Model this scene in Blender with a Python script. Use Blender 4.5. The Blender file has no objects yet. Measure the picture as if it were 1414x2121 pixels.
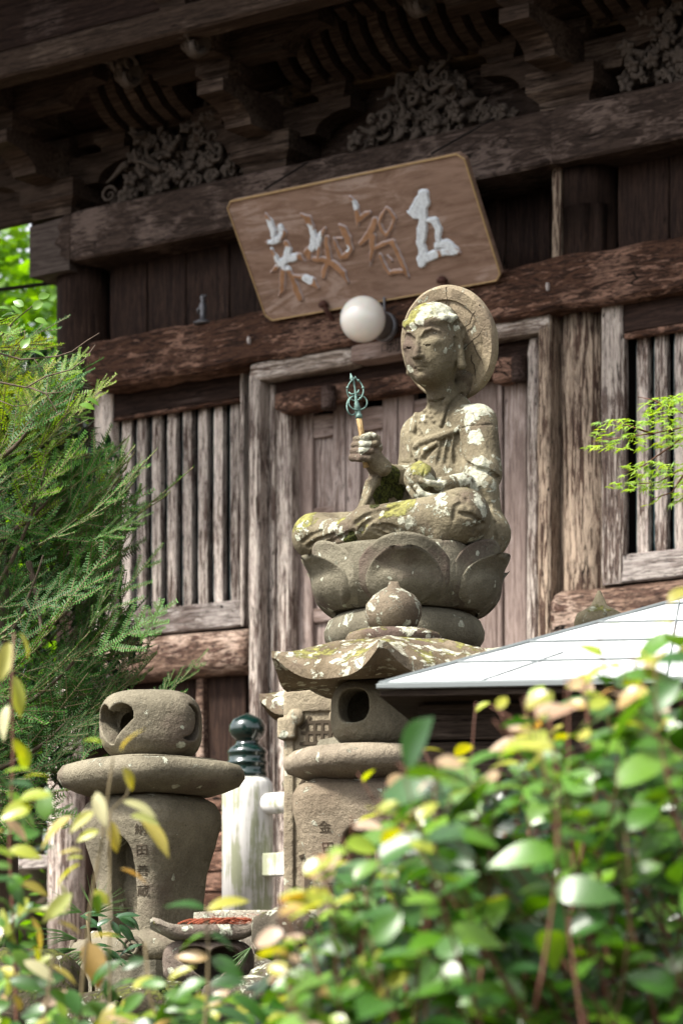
import bpy, bmesh, math, random
import numpy as np
from mathutils import Vector, Matrix, noise, Quaternion
R = math.radians
S = bpy.context.scene
COL = S.collection
# ---------------------------------------------------------------- camera, world, sun, exposure
F = 5900.0; CX = 707.0; HY = 2130.0; E = 1.55      # focal length in photo pixels, principal column, horizon row, eye height
cd = bpy.data.cameras.new('camera'); cam = bpy.data.objects.new('camera', cd); COL.objects.link(cam)
cam.location = (0, 0, E); cam.rotation_euler = (R(90), 0, 0)
cd.sensor_fit = 'VERTICAL'; cd.sensor_height = 36; cd.sensor_width = 24
cd.lens = F / 2121 * 36; cd.shift_y = (HY - 1060.5) / 2121; cd.clip_end = 300; cd.clip_start = 0.1
cd.dof.use_dof = True; cd.dof.focus_distance = 8.1; cd.dof.aperture_fstop = 5.4; cd.dof.aperture_blades = 9
S.camera = cam
SUN_EL, SUN_AZ = 52, -62        # azimuth from +Y towards +X, degrees: light comes from the left, a little behind the camera
sun_dir = Vector((-0.74, -0.42, 0)).normalized() * math.cos(R(SUN_EL)) + Vector((0, 0, math.sin(R(SUN_EL))))
W = bpy.data.worlds.new('World'); S.world = W; W.use_nodes = True
wn = W.node_tree; bg = wn.nodes['Background']
sky = wn.nodes.new('ShaderNodeTexSky'); sky.sky_type = 'NISHITA'; sky.sun_disc = False
sky.sun_elevation = R(SUN_EL); sky.sun_rotation = math.atan2(sun_dir.x, sun_dir.y)
sky.dust_density = 4; sky.air_density = 1.0
hs = wn.nodes.new('ShaderNodeHueSaturation'); hs.inputs['Saturation'].default_value = 0.22
wn.links.new(sky.outputs[0], hs.inputs['Color']); wn.links.new(hs.outputs[0], bg.inputs[0])
bg.inputs[1].default_value = 0.12
sd = bpy.data.lights.new('sun', 'SUN'); sd.energy = 3.6; sd.angle = R(10); sd.color = (1, .95, .87)
sun = bpy.data.objects.new('sun', sd); COL.objects.link(sun)
sun.rotation_euler = sun_dir.to_track_quat('Z', 'Y').to_euler(); sun.location = (-6, -2, 12)
S.view_settings.view_transform = 'Standard'; S.view_settings.look = 'None'
S.view_settings.gamma = 1; S.view_settings.use_curve_mapping = False
S.view_settings.exposure = 1.5
S.cycles.max_bounces = 8; S.cycles.transparent_max_bounces = 8
try: S.cycles.use_denoising = True
except Exception: pass

# ---------------------------------------------------------------- pixel <-> place
def P(px, py, Y): return Vector(((px - CX) * Y / F, Y, E + (HY - py) * Y / F))
TH = 35.06; cT, sT = math.cos(R(TH)), math.sin(R(TH)); D0 = 14.0
def LX(px, y):
    t = (px - CX) / F
    return (t * (D0 + y * cT) - y * sT) / (cT + t * sT)
def LZ(px, py, y):
    x = LX(px, y); Y = D0 - x * sT + y * cT
    return E + (HY - py) * Y / F

# ---------------------------------------------------------------- object helpers
def tag(o, label=None, cat=None, group=None, kind=None):
    if label: o['label'] = label
    if cat: o['category'] = cat
    if group: o['group'] = group
    if kind: o['kind'] = kind
    return o
def empty(name, loc=(0, 0, 0), rz=0, parent=None, **k):
    o = bpy.data.objects.new(name, None); COL.objects.link(o); o.location = loc; o.rotation_euler = (0, 0, rz)
    o.empty_display_size = .1
    if parent: o.parent = parent
    return tag(o, **k)
def link(name, me, mat=None, parent=None, smooth=False, loc=None, rot=None, **k):
    if mat is not None and not me.materials: me.materials.append(mat)
    if smooth: me.polygons.foreach_set('use_smooth', [True] * len(me.polygons))
    o = bpy.data.objects.new(name, me); COL.objects.link(o)
    if parent: o.parent = parent
    if loc is not None: o.location = loc
    if rot is not None: o.rotation_euler = rot
    return tag(o, **k)
def mesh(name, V, Fc):
    me = bpy.data.meshes.new(name); me.from_pydata([tuple(v) for v in V], [], Fc); me.update(); return me
class MB:
    def __init__(s): s.V = []; s.F = []
    def add(s, V, Fc):
        o = len(s.V); s.V += [tuple(v) for v in V]; s.F += [tuple(i + o for i in f) for f in Fc]; return s
    def me(s, name): return mesh(name, s.V, s.F)
    def build(s, name, mat, parent=None, smooth=False, **k): return link(name, s.me(name), mat, parent, smooth, **k)

def beam(x0, x1, y0, y1, z0, z1, ax='x', bev=.006, wob=.002, seg=None, seed=0, sub=3):
    """a sawn timber: bevelled section swept along ax, worn and slightly uneven"""
    lo = [min(x0, x1), min(y0, y1), min(z0, z1)]; hi = [max(x0, x1), max(y0, y1), max(z0, z1)]
    a = 'xyz'.index(ax); b, c = (a + 1) % 3, (a + 2) % 3
    L = hi[a] - lo[a]; n = seg or max(2, int(L / .06)); bev = min(bev, (hi[b]-lo[b])*.4, (hi[c]-lo[c])*.4)
    pts = []
    cs = [(lo[b], lo[c]), (hi[b], lo[c]), (hi[b], hi[c]), (lo[b], hi[c])]
    for i in range(4):
        p = cs[i]; q = cs[(i + 1) % 4]; d = (q[0]-p[0], q[1]-p[1]); l = math.hypot(*d); d = (d[0]/l, d[1]/l)
        for k in range(sub + 1):
            t = bev + (l - 2*bev) * k / sub
            pts.append((p[0] + d[0]*t, p[1] + d[1]*t))
    m = len(pts); V = []; Fc = []
    for i in range(n + 1):
        t = lo[a] + L * i / n
        ins = bev if i in (0, n) else 0
        tt = t
        cb, cc = (lo[b]+hi[b])/2, (lo[c]+hi[c])/2
        for (pb, pc) in pts:
            if ins:
                pb = pb + (ins*.6 if pb < cb else -ins*.6); pc = pc + (ins*.6 if pc < cc else -ins*.6)
            v = [0, 0, 0]; v[a] = tt; v[b] = pb; v[c] = pc
            if wob:
                w = Vector(v) * 3.1 + Vector((seed * 7.3, seed * 3.1, 0))
                nn = noise.noise_vector(w) * wob + noise.noise_vector(w * 5) * wob * .35
                v[b] += nn[0]; v[c] += nn[1]
            V.append(v)
    for i in range(n):
        for j in range(m):
            k = (j + 1) % m
            Fc.append((i*m+j, i*m+k, (i+1)*m+k, (i+1)*m+j))
    Fc.append(tuple(range(m))[::-1]); Fc.append(tuple(n*m + j for j in range(m)))
    return V, Fc
def lathe(prof, n=40, c=(0, 0, 0), f=None):
    V = []; Fc = []; m = len(prof)
    for (r, z) in prof:
        for j in range(n):
            a = 2*math.pi*j/n; rr, zz = (r, z) if f is None else f(r, z, a)
            V.append((c[0] + rr*math.cos(a), c[1] + rr*math.sin(a), c[2] + zz))
    for i in range(m-1):
        for j in range(n):
            k = (j+1) % n; Fc.append((i*n+j, i*n+k, (i+1)*n+k, (i+1)*n+j))
    Fc.append(tuple(range(n))[::-1]); Fc.append(tuple((m-1)*n+j for j in range(n)))
    return V, Fc
def tube(pts, rad, n=6, close=False):
    pts = [Vector(p) for p in pts]; N_ = len(pts)
    if not hasattr(rad, '__len__'): rad = [rad]*N_
    V = []; Fc = []; up = Vector((0.13, 0.21, 1)).normalized(); pu = None
    for i, p in enumerate(pts):
        t = (pts[(i+1) % N_] - pts[i-1]) if close else (pts[min(i+1, N_-1)] - pts[max(i-1, 0)])
        if t.length < 1e-9: t = Vector((0, 0, 1))
        t.normalize()
        if pu is None:
            u = t.cross(up);
            if u.length < .1: u = t.cross(Vector((1, 0, 0)))
            u.normalize()
        else:
            u = pu - t * pu.dot(t)
            if u.length < 1e-6: u = t.cross(up)
            u.normalize()
        pu = u; w = t.cross(u)
        for j in range(n):
            a = 2*math.pi*j/n; V.append(p + (u*math.cos(a) + w*math.sin(a))*rad[i])
    M = N_ if close else N_-1
    for i in range(M):
        for j in range(n):
            k = (j+1) % n; i2 = (i+1) % N_
            Fc.append((i*n+j, i*n+k, i2*n+k, i2*n+j))
    if not close: Fc.append(tuple(range(n))[::-1]); Fc.append(tuple((N_-1)*n+j for j in range(n)))
    return V, Fc
def prism(poly, z0, z1):
    """polygon (x,z) extruded along y from z0 to z1 -> verts in x,y,z"""
    n = len(poly); V = [(x, z0, z) for x, z in poly] + [(x, z1, z) for x, z in poly]
    Fc = [tuple(range(n)), tuple(range(2*n-1, n-1, -1))] + [(i, i+n, (i+1) % n + n, (i+1) % n) for i in range(n)]
    return V, Fc

# ---------------------------------------------------------------- signed-distance carving for stone
class Vox:
    def __init__(s, lo, hi, h):
        s.lo = np.array(lo, 'f4'); s.h = h
        n = np.ceil((np.array(hi) - s.lo) / h).astype(int) + 1; s.n = n
        s.ax = [(s.lo[i] + np.arange(n[i]) * h).astype('f4') for i in range(3)]
        s.D = np.full(tuple(n), .2, 'f4')
    def reg(s, lo, hi):
        sl = []
        for i in range(3):
            a = max(0, int((lo[i] - s.lo[i]) / s.h) - 1); b = min(s.n[i], int((hi[i] - s.lo[i]) / s.h) + 2)
            if b <= a: return None
            sl.append(slice(a, b))
        return tuple(sl)
    def op(s, f, lo, hi, k=0, mode='u'):
        e = k + .012; lo = [v - e for v in lo]; hi = [v + e for v in hi]
        sl = s.reg(lo, hi)
        if sl is None: return s
        X = s.ax[0][sl[0]][:, None, None]; Y = s.ax[1][sl[1]][None, :, None]; Z = s.ax[2][sl[2]][None, None, :]
        d = f(X, Y, Z).astype('f4'); a = s.D[sl]
        if mode == 'u':
            if k > 0:
                h = np.clip(.5 + .5*(a - d)/k, 0, 1); r = a*(1-h) + d*h - k*h*(1-h)
            else: r = np.minimum(a, d)
        elif mode == 's':
            if k > 0:
                h = np.clip(.5 - .5*(a + d)/k, 0, 1); r = a*(1-h) - d*h + k*h*(1-h)
            else: r = np.maximum(a, -d)
        else:
            r = np.maximum(a, d)
        s.D[sl] = r; return s
    def ell(s, c, r, k=0, mode='u', rz=0, rx=0):
        M = (Matrix.Rotation(rz, 3, 'Z') @ Matrix.Rotation(rx, 3, 'X')).transposed(); m = max(r)
        def f(X, Y, Z):
            x, y, z = X-c[0], Y-c[1], Z-c[2]
            p = [M[i][0]*x + M[i][1]*y + M[i][2]*z for i in range(3)]
            k0 = np.sqrt(sum((p[i]/r[i])**2 for i in range(3))) + 1e-6
            k1 = np.sqrt(sum((p[i]/r[i]**2)**2 for i in range(3))) + 1e-6
            return k0*(k0-1)/k1
        return s.op(f, [c[i]-m for i in range(3)], [c[i]+m for i in range(3)], k, mode)
    def cap(s, a, b, ra, rb=None, k=0, mode='u'):
        rb = ra if rb is None else rb; m = max(ra, rb)
        ba = [b[i]-a[i] for i in range(3)]; l2 = sum(v*v for v in ba) + 1e-12
        def f(X, Y, Z):
            x, y, z = X-a[0], Y-a[1], Z-a[2]
            t = np.clip((x*ba[0] + y*ba[1] + z*ba[2])/l2, 0, 1)
            return np.sqrt((x-ba[0]*t)**2 + (y-ba[1]*t)**2 + (z-ba[2]*t)**2) - (ra + (rb-ra)*t)
        return s.op(f, [min(a[i], b[i])-m for i in range(3)], [max(a[i], b[i])+m for i in range(3)], k, mode)
    def line(s, pts, rad, k=0, mode='u'):
        if not hasattr(rad, '__len__'): rad = [rad]*len(pts)
        for i in range(len(pts)-1): s.cap(pts[i], pts[i+1], rad[i], rad[i+1], k, mode)
        return s
    def box(s, c, hf, rnd=0, k=0, mode='u', rz=0):
        ca, sa = math.cos(rz), math.sin(rz); m = math.hypot(hf[0], hf[1])
        def f(X, Y, Z):
            x, y, z = X-c[0], Y-c[1], Z-c[2]
            q = [abs(ca*x + sa*y) - hf[0] + rnd, abs(-sa*x + ca*y) - hf[1] + rnd, abs(z) - hf[2] + rnd]
            q = np.broadcast_arrays(*q)
            return np.sqrt(sum(np.maximum(v, 0)**2 for v in q)) + np.minimum(np.maximum(np.maximum(q[0], q[1]), q[2]), 0) - rnd
        return s.op(f, [c[0]-m, c[1]-m, c[2]-hf[2]], [c[0]+m, c[1]+m, c[2]+hf[2]], k, mode)
    def me(s, name, attrs=None, rough=0, rs=40):
        import openvdb as vdb
        g = vdb.FloatGrid(.2); g.copyFromArray(np.clip(s.D, -.2, .2))
        p, q = g.convertToQuads(isovalue=0.0)
        p = p.astype('f4') * s.h + s.lo
        me = bpy.data.meshes.new(name)
        nv, nf = len(p), len(q)
        # orientation: compare with gradient of D at a sample of faces
        c = p[q[:400]].mean(1); nr = np.cross(p[q[:400, 1]]-p[q[:400, 0]], p[q[:400, 2]]-p[q[:400, 0]])
        nr /= np.linalg.norm(nr, axis=1)[:, None] + 1e-9
        def samp(w):
            i = np.clip(((w - s.lo)/s.h).round().astype(int), 0, s.n-1); return s.D[i[:, 0], i[:, 1], i[:, 2]]
        if (samp(c + nr*s.h*2) - samp(c - nr*s.h*2)).mean() < 0: q = q[:, ::-1]
        me.vertices.add(nv); me.vertices.foreach_set('co', p.ravel())
        me.loops.add(nf*4); me.loops.foreach_set('vertex_index', q.ravel().astype('i4'))
        me.polygons.add(nf); me.polygons.foreach_set('loop_start', np.arange(0, nf*4, 4, dtype='i4'))
        me.update(calc_edges=True); me.validate()
        if rough:
            co = p.copy()
            nrm = np.empty(nv*3, 'f4'); me.vertices.foreach_get('normal', nrm); nrm = nrm.reshape(-1, 3)
            d = np.array([noise.fractal(Vector(map(float, v))*rs, .8, 2.1, 4) for v in p], 'f4')
            co += nrm * (d*rough)[:, None]; me.vertices.foreach_set('co', co.ravel()); me.update()
        for an, blobs in (attrs or {}).items():
            w = np.zeros(nv, 'f4')
            for (bc, br, bs) in blobs:
                d = np.sqrt((((p - np.array(bc, 'f4'))/np.array(br, 'f4'))**2).sum(1))
                w = np.maximum(w, bs*np.clip(1.6 - d*1.1, 0, 1)) if bs > 0 else w + bs*np.clip(1.6-d*1.1, 0, 1)
            a = me.attributes.new(an, 'FLOAT', 'POINT'); a.data.foreach_set('value', w)
        return me
# ---------------------------------------------------------------- materials
class NT:
    def __init__(s, name):
        s.m = bpy.data.materials.new(name); s.m.use_nodes = True; s.t = s.m.node_tree
        s.b = s.t.nodes['Principled BSDF']; s.out = s.t.nodes['Material Output']
    def n(s, ty, **kw):
        nd = s.t.nodes.new('ShaderNode' + ty)
        for k, v in kw.items():
            if k.startswith('_'): setattr(nd, k[1:], v)
        for k, v in kw.items():
            if not k.startswith('_'): s.set(nd, k, v)
        return nd
    def set(s, nd, k, v):
        k = k.replace('__', ' ')
        i = nd.inputs[int(k[1:])] if k[0] == 'i' and k[1:].isdigit() else nd.inputs[k]
        if isinstance(v, bpy.types.NodeSocket): s.t.links.new(v, i)
        elif isinstance(v, bpy.types.Node): s.t.links.new(v.outputs[0], i)
        else: i.default_value = v if not (hasattr(v, '__len__') and len(v) == 3 and i.type == 'RGBA') else (*v, 1)
    def coord(s, sc=(1, 1, 1), which='Object'):
        tc = s.n('TexCoord'); mp = s.n('Mapping', Vector=tc.outputs[which]); mp.inputs['Scale'].default_value = sc; return mp
    def noise(s, vec, sc, det=4, ro=.5, dist=0, off=None):
        v = vec
        if off: v = s.n('VectorMath', _operation='ADD', i0=vec, i1=off)
        return s.n('TexNoise', Vector=v, Scale=sc, Detail=det, Roughness=ro, Distortion=dist).outputs[0]
    def ramp(s, f, a, b, smooth=True):
        return s.n('MapRange', _interpolation_type='SMOOTHSTEP' if smooth else 'LINEAR', Value=f, i1=a, i2=b).outputs[0]
    def math(s, op, a, b=None, c=None):
        nd = s.n('Math', _operation=op, i0=a)
        if b is not None: s.set(nd, 'i1', b)
        if c is not None: s.set(nd, 'i2', c)
        return nd.outputs[0]
    def mix(s, f, a, b, ty='MIX'):
        nd = s.n('Mix', _data_type='RGBA', _blend_type=ty)
        s.set(nd, 'i0', f); s.set(nd, 'i6', a); s.set(nd, 'i7', b); return nd.outputs[2]
    def bump(s, h, st=.5, dist=.01, nrm=None):
        nd = s.n('Bump', Height=h, Strength=st, Distance=dist)
        if nrm is not None: s.set(nd, 'Normal', nrm)
        return nd.outputs[0]
    def fin(s, col, ro=.8, nrm=None, spec=.3):
        s.set(s.b, 'Base__Color', col); s.set(s.b, 'Roughness', ro); s.b.inputs['Specular IOR Level'].default_value = spec
        if nrm is not None: s.set(s.b, 'Normal', nrm)
        return s.m

def wood(name, ax, dark, mid, pale, wear=.5, flake=.0, ro=.75, gs=1.0, rnd=.25, flk=(.36, .30, .25), bump=1.0, swirl=0, fam=1.0, crack=1.0):
    t = NT(name)
    lo, hi = 3.0, 55
    sc = {'x': (lo, hi, hi), 'z': (hi, hi, lo), 'y': (hi, lo, hi)}[ax]
    if swirl: sc = {'x': (4.5, 24, 24), 'z': (24, 24, 4.5), 'y': (24, 4.5, 24)}[ax]
    sc = tuple(v*gs for v in sc)
    c = t.coord(sc); ob = t.n('ObjectInfo').outputs['Random']
    off = t.n('CombineXYZ', X=t.math('MULTIPLY', ob, 31.7), Y=t.math('MULTIPLY', ob, 17.3), Z=t.math('MULTIPLY', ob, 11.1))
    c = t.n('VectorMath', _operation='ADD', i0=c, i1=off).outputs[0]
    big = t.noise(c, .35, 3, .5)
    g = t.noise(c, 1.4, 9, .68, .9 + swirl)
    fine = t.noise(c, 6, 6, .7, .3)
    c0 = t.coord((1, 1, 1)); c0 = t.n('VectorMath', _operation='ADD', i0=c0, i1=off).outputs[0]
    patch = t.noise(c0, 2.2, 5, .6)
    a = t.mix(t.ramp(g, .35, .62), dark, mid)
    w = t.math('ADD', t.math('MULTIPLY', patch, .9), t.math('MULTIPLY', g, .6))
    wm = t.ramp(w, .98 - wear*.45, 1.12 - wear*.45)
    a = t.mix(wm, a, pale)
    if flake:
        fl = t.math('ADD', t.math('MULTIPLY', t.noise(c, 1.1, 10, .72, 1.4, (9.1, 3.3, 2.2)), 1.0), t.math('MULTIPLY', patch, .25))
        fm = t.ramp(fl, .72 - flake*.22, .75 - flake*.22)
        a = t.mix(fm, a, flk)
    a = t.mix(t.math('MULTIPLY', t.ramp(fine, .52, .35), fam), a, (.012, .008, .007))
    ck = t.noise(c, .45, 2, .5, .25, (3.3, 8.1, 4.7)); ck = t.ramp(t.math('ABSOLUTE', t.math('SUBTRACT', ck, .56)), .009, .003)
    ck = t.math('MULTIPLY', t.math('MULTIPLY', ck, t.ramp(patch, .45, .55)), crack); a = t.mix(ck, a, (.006, .004, .003))
    a2 = t.n('HueSaturation', Color=a, Value=t.math('ADD', t.math('MULTIPLY', ob, rnd), 1 - rnd/2)).outputs[0]
    h = t.math('SUBTRACT', t.math('ADD', t.math('MULTIPLY', g, .7), t.math('MULTIPLY', fine, .6*fam)), ck)
    if flake: h = t.math('ADD', h, t.math('MULTIPLY', fm, .5))
    return t.fin(a2, ro, t.bump(h, .55*bump, .008), .07)

def stone(name, b1=(.23, .19, .13), b2=(.14, .115, .085), lich=.3, spots=.3, moss=.2, dark=.3, attrs=False, grain=1.0, lc=((.27, .29, .22), (.46, .46, .37)), mc=((.085, .08, .025), (.25, .245, .07))):
    t = NT(name); c = t.coord(); ge = t.n('NewGeometry'); nz = t.n('SeparateXYZ', Vector=ge.outputs['Normal']).outputs[2]
    ob = t.n('ObjectInfo').outputs['Random']
    off = t.n('CombineXYZ', X=t.math('MULTIPLY', ob, 7.7), Y=t.math('MULTIPLY', ob, 3.3), Z=t.math('MULTIPLY', ob, 5.1))
    c = t.n('VectorMath', _operation='ADD', i0=c, i1=off).outputs[0]
    n1 = t.noise(c, 6, 8, .6); n2 = t.noise(c, 230, 3, .6); n3 = t.noise(c, 3.2, 7, .62, .4, (4, 1, 2)); n4 = t.noise(c, 60, 5, .6)
    a = t.mix(t.ramp(n1, .35, .65), b2, b1)
    a = t.mix(t.math('MULTIPLY', t.ramp(n3, .50, .66), dark), a, (.085, .06, .05))
    a = t.n('HueSaturation', Color=a, Value=t.math('ADD', t.math('MULTIPLY', n2, 1.1*grain), 1-.55*grain)).outputs[0]
    # pitted holes
    pit = t.ramp(n4, .36, .30)
    a = t.mix(t.math('MULTIPLY', pit, .5), a, (.04, .032, .025))
    # yellow-green crust and dark moss, mostly on upward faces
    at_m = t.n('Attribute', _attribute_name='moss').outputs['Fac'] if attrs else None
    at_l = t.n('Attribute', _attribute_name='lich').outputs['Fac'] if attrs else None
    mn = t.math('ADD', t.noise(c, 16, 8, .7, .2, (2, 8, 5)), t.math('MULTIPLY', nz, .13))
    if attrs: mn = t.math('ADD', mn, t.math('MULTIPLY', at_m, .3))
    mm = t.ramp(mn, .80 - moss*.4, .86 - moss*.4)
    a = t.mix(t.math('MULTIPLY', mm, .85), a, t.mix(t.ramp(n4, .3, .7), *mc))
    # pale lichen crust with crisp lobed edges
    ln = t.math('ADD', t.math('MULTIPLY_ADD', t.noise(c, 22, 10, .72, .5, (1, 3, 9)), 1.7, -.35), t.math('MULTIPLY', t.noise(c, 3.6, 3, .5, 0, (6, 2, 1)), .45))
    ln = t.math('ADD', ln, t.math('MULTIPLY', nz, .05))
    if attrs: ln = t.math('ADD', ln, t.math('MULTIPLY', at_l, .3))
    lm = t.ramp(ln, .975 - lich*.3, 1.01 - lich*.3)
    vo = t.n('TexVoronoi', Vector=t.n('VectorMath', _operation='ADD', i0=c, i1=t.n('VectorMath', _operation='SCALE', i0=t.n('TexNoise', Vector=c, Scale=40, Detail=4).outputs[1], Scale=.03)), Scale=34)
    gate = t.n('SeparateColor', Color=vo.outputs['Color']).outputs[0]
    vr = t.math('MULTIPLY', t.ramp(gate, 1-spots*.6, 1.0, False), .5)
    sp = t.ramp(t.math('SUBTRACT', vo.outputs['Distance'], vr), 0, -.03)
    lm = t.math('MAXIMUM', lm, sp)
    lcol = t.mix(t.ramp(t.noise(c, 90, 5, .7), .35, .6), lc[0], lc[1])
    a = t.mix(t.math('MULTIPLY', lm, t.math('MULTIPLY_ADD', t.ramp(t.noise(c, 48, 6, .7, 0, (5, 5, 1)), .36, .58), .5, .45)), a, lcol)
    if attrs:   # deep moss cushions painted where they grow on the carving
        am = t.n('Attribute', _attribute_name='deep').outputs['Fac']
        dm = t.ramp(t.math('ADD', t.math('MULTIPLY', t.noise(c, 22, 8, .75), .9), am), .98, 1.08)
        a = t.mix(dm, a, t.mix(t.ramp(t.noise(c, 120, 4, .7), .4, .62), (.018, .02, .008), (.075, .085, .018)))
    h = t.math('ADD', t.math('MULTIPLY', n2, .5*grain), t.math('MULTIPLY', n4, .9))
    h = t.math('ADD', h, t.math('MULTIPLY', lm, t.math('ADD', .25, t.math('MULTIPLY', t.noise(c, 75, 5, .7), .9))))
    h = t.math('ADD', h, t.math('MULTIPLY', mm, .5))
    if attrs: h = t.math('ADD', h, t.math('MULTIPLY', dm, t.math('MULTIPLY', t.noise(c, 140, 5, .75), 3)))
    nrm = t.bump(h, .8, .006); nrm = t.bump(t.noise(c, 26, 6, .6, 0, (3, 3, 3)), .35, .02, nrm)
    return t.fin(a, .9, nrm, .1)

def plain(name, col, ro=.6, spec=.4, var=.2, sc=20, metal=0, bump=.0, coat=0):
    t = NT(name); c = t.coord(); n = t.noise(c, sc, 6, .6)
    a = t.n('HueSaturation', Color=(*col, 1), Value=t.math('ADD', t.math('MULTIPLY', n, 2*var), 1-var)).outputs[0]
    t.b.inputs['Metallic'].default_value = metal; t.b.inputs['Coat Weight'].default_value = coat
    return t.fin(a, ro, t.bump(n, bump, .01) if bump else None, spec)

def leafmat(name, cols, ro=.3, trans=.35, tcol=None, vein=True, spec=.5, coat=.3):
    """leaf blade: colour varies between leaves, light comes through"""
    t = NT(name); ob = t.n('ObjectInfo').outputs['Random']
    at = t.n('Attribute', _attribute_name='tint').outputs['Fac']
    r = t.math('FRACT', t.math('ADD', ob, at))
    cr = t.n('ValToRGB', Fac=r); cr.color_ramp.interpolation = 'LINEAR'
    el = cr.color_ramp.elements
    while len(el) < len(cols): el.new(.5)
    for i, cc in enumerate(cols): el[i].position = i/(len(cols)-1); el[i].color = (*cc, 1)
    c = t.coord()
    n = t.noise(c, 30, 4, .6)
    a = t.n('HueSaturation', Color=cr, Value=t.math('ADD', t.math('MULTIPLY', n, .7), .65)).outputs[0]
    t.set(t.b, 'Base__Color', a); t.b.inputs['Roughness'].default_value = ro; t.b.inputs['Specular IOR Level'].default_value = spec
    t.b.inputs['Coat Weight'].default_value = coat; t.b.inputs['Coat Roughness'].default_value = .3
    tr = t.n('BsdfTranslucent', Color=t.n('HueSaturation', Color=a, Value=1.7, Saturation=1.2, Hue=.485))
    mx = t.n('MixShader', Fac=trans); t.set(mx, 'i1', t.b.outputs[0]); t.set(mx, 'i2', tr)
    t.t.links.new(mx.outputs[0], t.out.inputs[0])
    if vein: t.set(t.b, 'Normal', t.bump(n, .15, .003))
    return t.m

DK = (.016, .0095, .0075)
M = dict(
 dark_h=wood('dark_timber_along', 'x', DK, (.045, .027, .021), (.10, .072, .062), .35),
 beam_h=wood('upper_beam_timber', 'x', (.022, .015, .012), (.058, .040, .032), (.135, .10, .085), .5, swirl=.8, fam=.4, crack=.7),
 dark_v=wood('dark_timber_upright', 'z', DK, (.042, .025, .018), (.11, .07, .05), .3),
 board_v=wood('upper_wall_board', 'z', (.014, .009, .008), (.04, .024, .018), (.09, .055, .04), .3),
 mid_h=wood('weathered_red_beam', 'x', (.022, .012, .009), (.085, .042, .026), (.17, .10, .072), .55, .25, flk=(.24, .14, .10), gs=1.0, swirl=.6),
 grey_v=wood('grey_weathered_upright', 'z', (.05, .032, .025), (.16, .118, .10), (.33, .275, .25), .60, .52, rnd=.55, flk=(.52, .455, .40)),
 grey_h=wood('grey_weathered_rail', 'x', (.06, .043, .036), (.17, .135, .12), (.30, .26, .24), .6, .35, flk=(.4, .36, .33)),
 pale_h=wood('pale_lintel_timber', 'x', (.12, .09, .07), (.34, .28, .235), (.50, .44, .39), .75, .3, flk=(.13, .09, .07)),
 flake_v=wood('peeling_column_timber', 'z', (.030, .018, .013), (.085, .052, .038), (.15, .10, .075), .4, .50, flk=(.36, .28, .21)),
 door_v=wood('door_timber_upright', 'z', (.15, .11, .095), (.275, .215, .19), (.385, .32, .29), .5, 0, rnd=.2, bump=.5, fam=.45, crack=.6),
 door_h=wood('door_timber_across', 'x', (.13, .092, .075), (.24, .175, .15), (.32, .255, .23), .5, 0, rnd=.2, bump=.5, fam=.45, crack=.6),
 log_h=wood('split_log', 'x', (.05, .03, .022), (.20, .13, .095), (.36, .27, .215), .55, .25, gs=.8, flk=(.07, .04, .03), swirl=1.0),
 plaque=wood('plaque_board', 'x', (.17, .108, .078), (.25, .17, .13), (.33, .25, .21), .45, 0, gs=.30, swirl=1.6, bump=.15, fam=.12, crack=.15),
 teal=plain('teal_slat_edge', (.02, .055, .065), .6),
 eave_w=wood('eave_timber', 'x', (.022, .015, .011), (.07, .048, .036), (.12, .088, .068), .4),
 eave_lit=wood('eave_timber_lit_tan', 'x', (.05, .032, .02), (.12, .082, .05), (.18, .13, .085), .5),  # lighter copy of the eave timber, with light put into its colour
 nose=wood('beam_end_timber', 'x', (.05, .038, .033), (.10, .08, .07), (.15, .125, .11), .4, fam=.3, crack=.3),
 carve=plain('carved_timber', (.075, .059, .048), .8, .2, .35, 25, bump=.5),
 gold=plain('worn_gilt_edge', (.34, .23, .11), .6, .4, .4, 60),
 rust=plain('rusty_iron', (.06, .025, .018), .8, .3, .5, 60, bump=.4),
 iron=plain('dull_iron', (.12, .12, .13), .5, .5, .3, 40, metal=.6),
 nail=plain('pale_nail', (.5, .45, .42), .5, .5, .1, 40),
 black=plain('lamp_socket_grey', (.06, .05, .045), .55, .4, .2, 40),
 patina=plain('green_patina_bronze', (.10, .17, .15), .6, .4, .45, 70, metal=.25, bump=.3),
 bamboo=wood('staff_stub_wood', 'z', (.30, .19, .08), (.50, .36, .19), (.62, .5, .32), .5, gs=2, rnd=0),
 enamel=plain('dark_green_cap', (.003, .016, .013), .2, .6, .15, 8, coat=.8),
 bark=plain('bark', (.10, .075, .055), .9, .2, .4, 60, bump=.5),
 twig=plain('green_brown_twig', (.13, .10, .05), .7, .3, .3, 60),
 reds=plain('red_stem', (.12, .05, .03), .6, .3, .3, 60),
 soil=plain('soil', (.05, .037, .025), .95, .1, .4, 9, bump=.8),
 rnee=plain('red_brown_needles', (.22, .055, .025), .8, .3, .4, 120),
 ink=plain('recess_shade_tone', (.055, .043, .03), .95, .1, .3, 90),  # dark tone painted in place of the shade inside cut strokes
 inkb=plain('black_ink', (.02, .016, .015), .8, .2, .2, 90),
)
st = stone('statue_stone', (.188, .163, .108), (.106, .089, .058), .30, .45, .18, .75, attrs=True)
st_clean = stone('lantern_stone', (.192, .171, .123), (.12, .106, .076), .02, .14, .05, .6, attrs=False)
st_lich = stone('lichened_roof_stone', (.18, .145, .10), (.085, .065, .04), .60, .6, .42, .9, lc=((.30, .31, .23), (.58, .57, .46)))
st_base = stone('pedestal_stone', (.168, .153, .112), (.096, .086, .062), .16, .25, .08, .75)
st_moss = stone('mossy_rock', (.08, .066, .045), (.035, .03, .02), .15, .2, .62, .9, mc=((.02, .024, .008), (.085, .095, .02)))  # rock and moss, both darkened further to carry the shade down there
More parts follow.
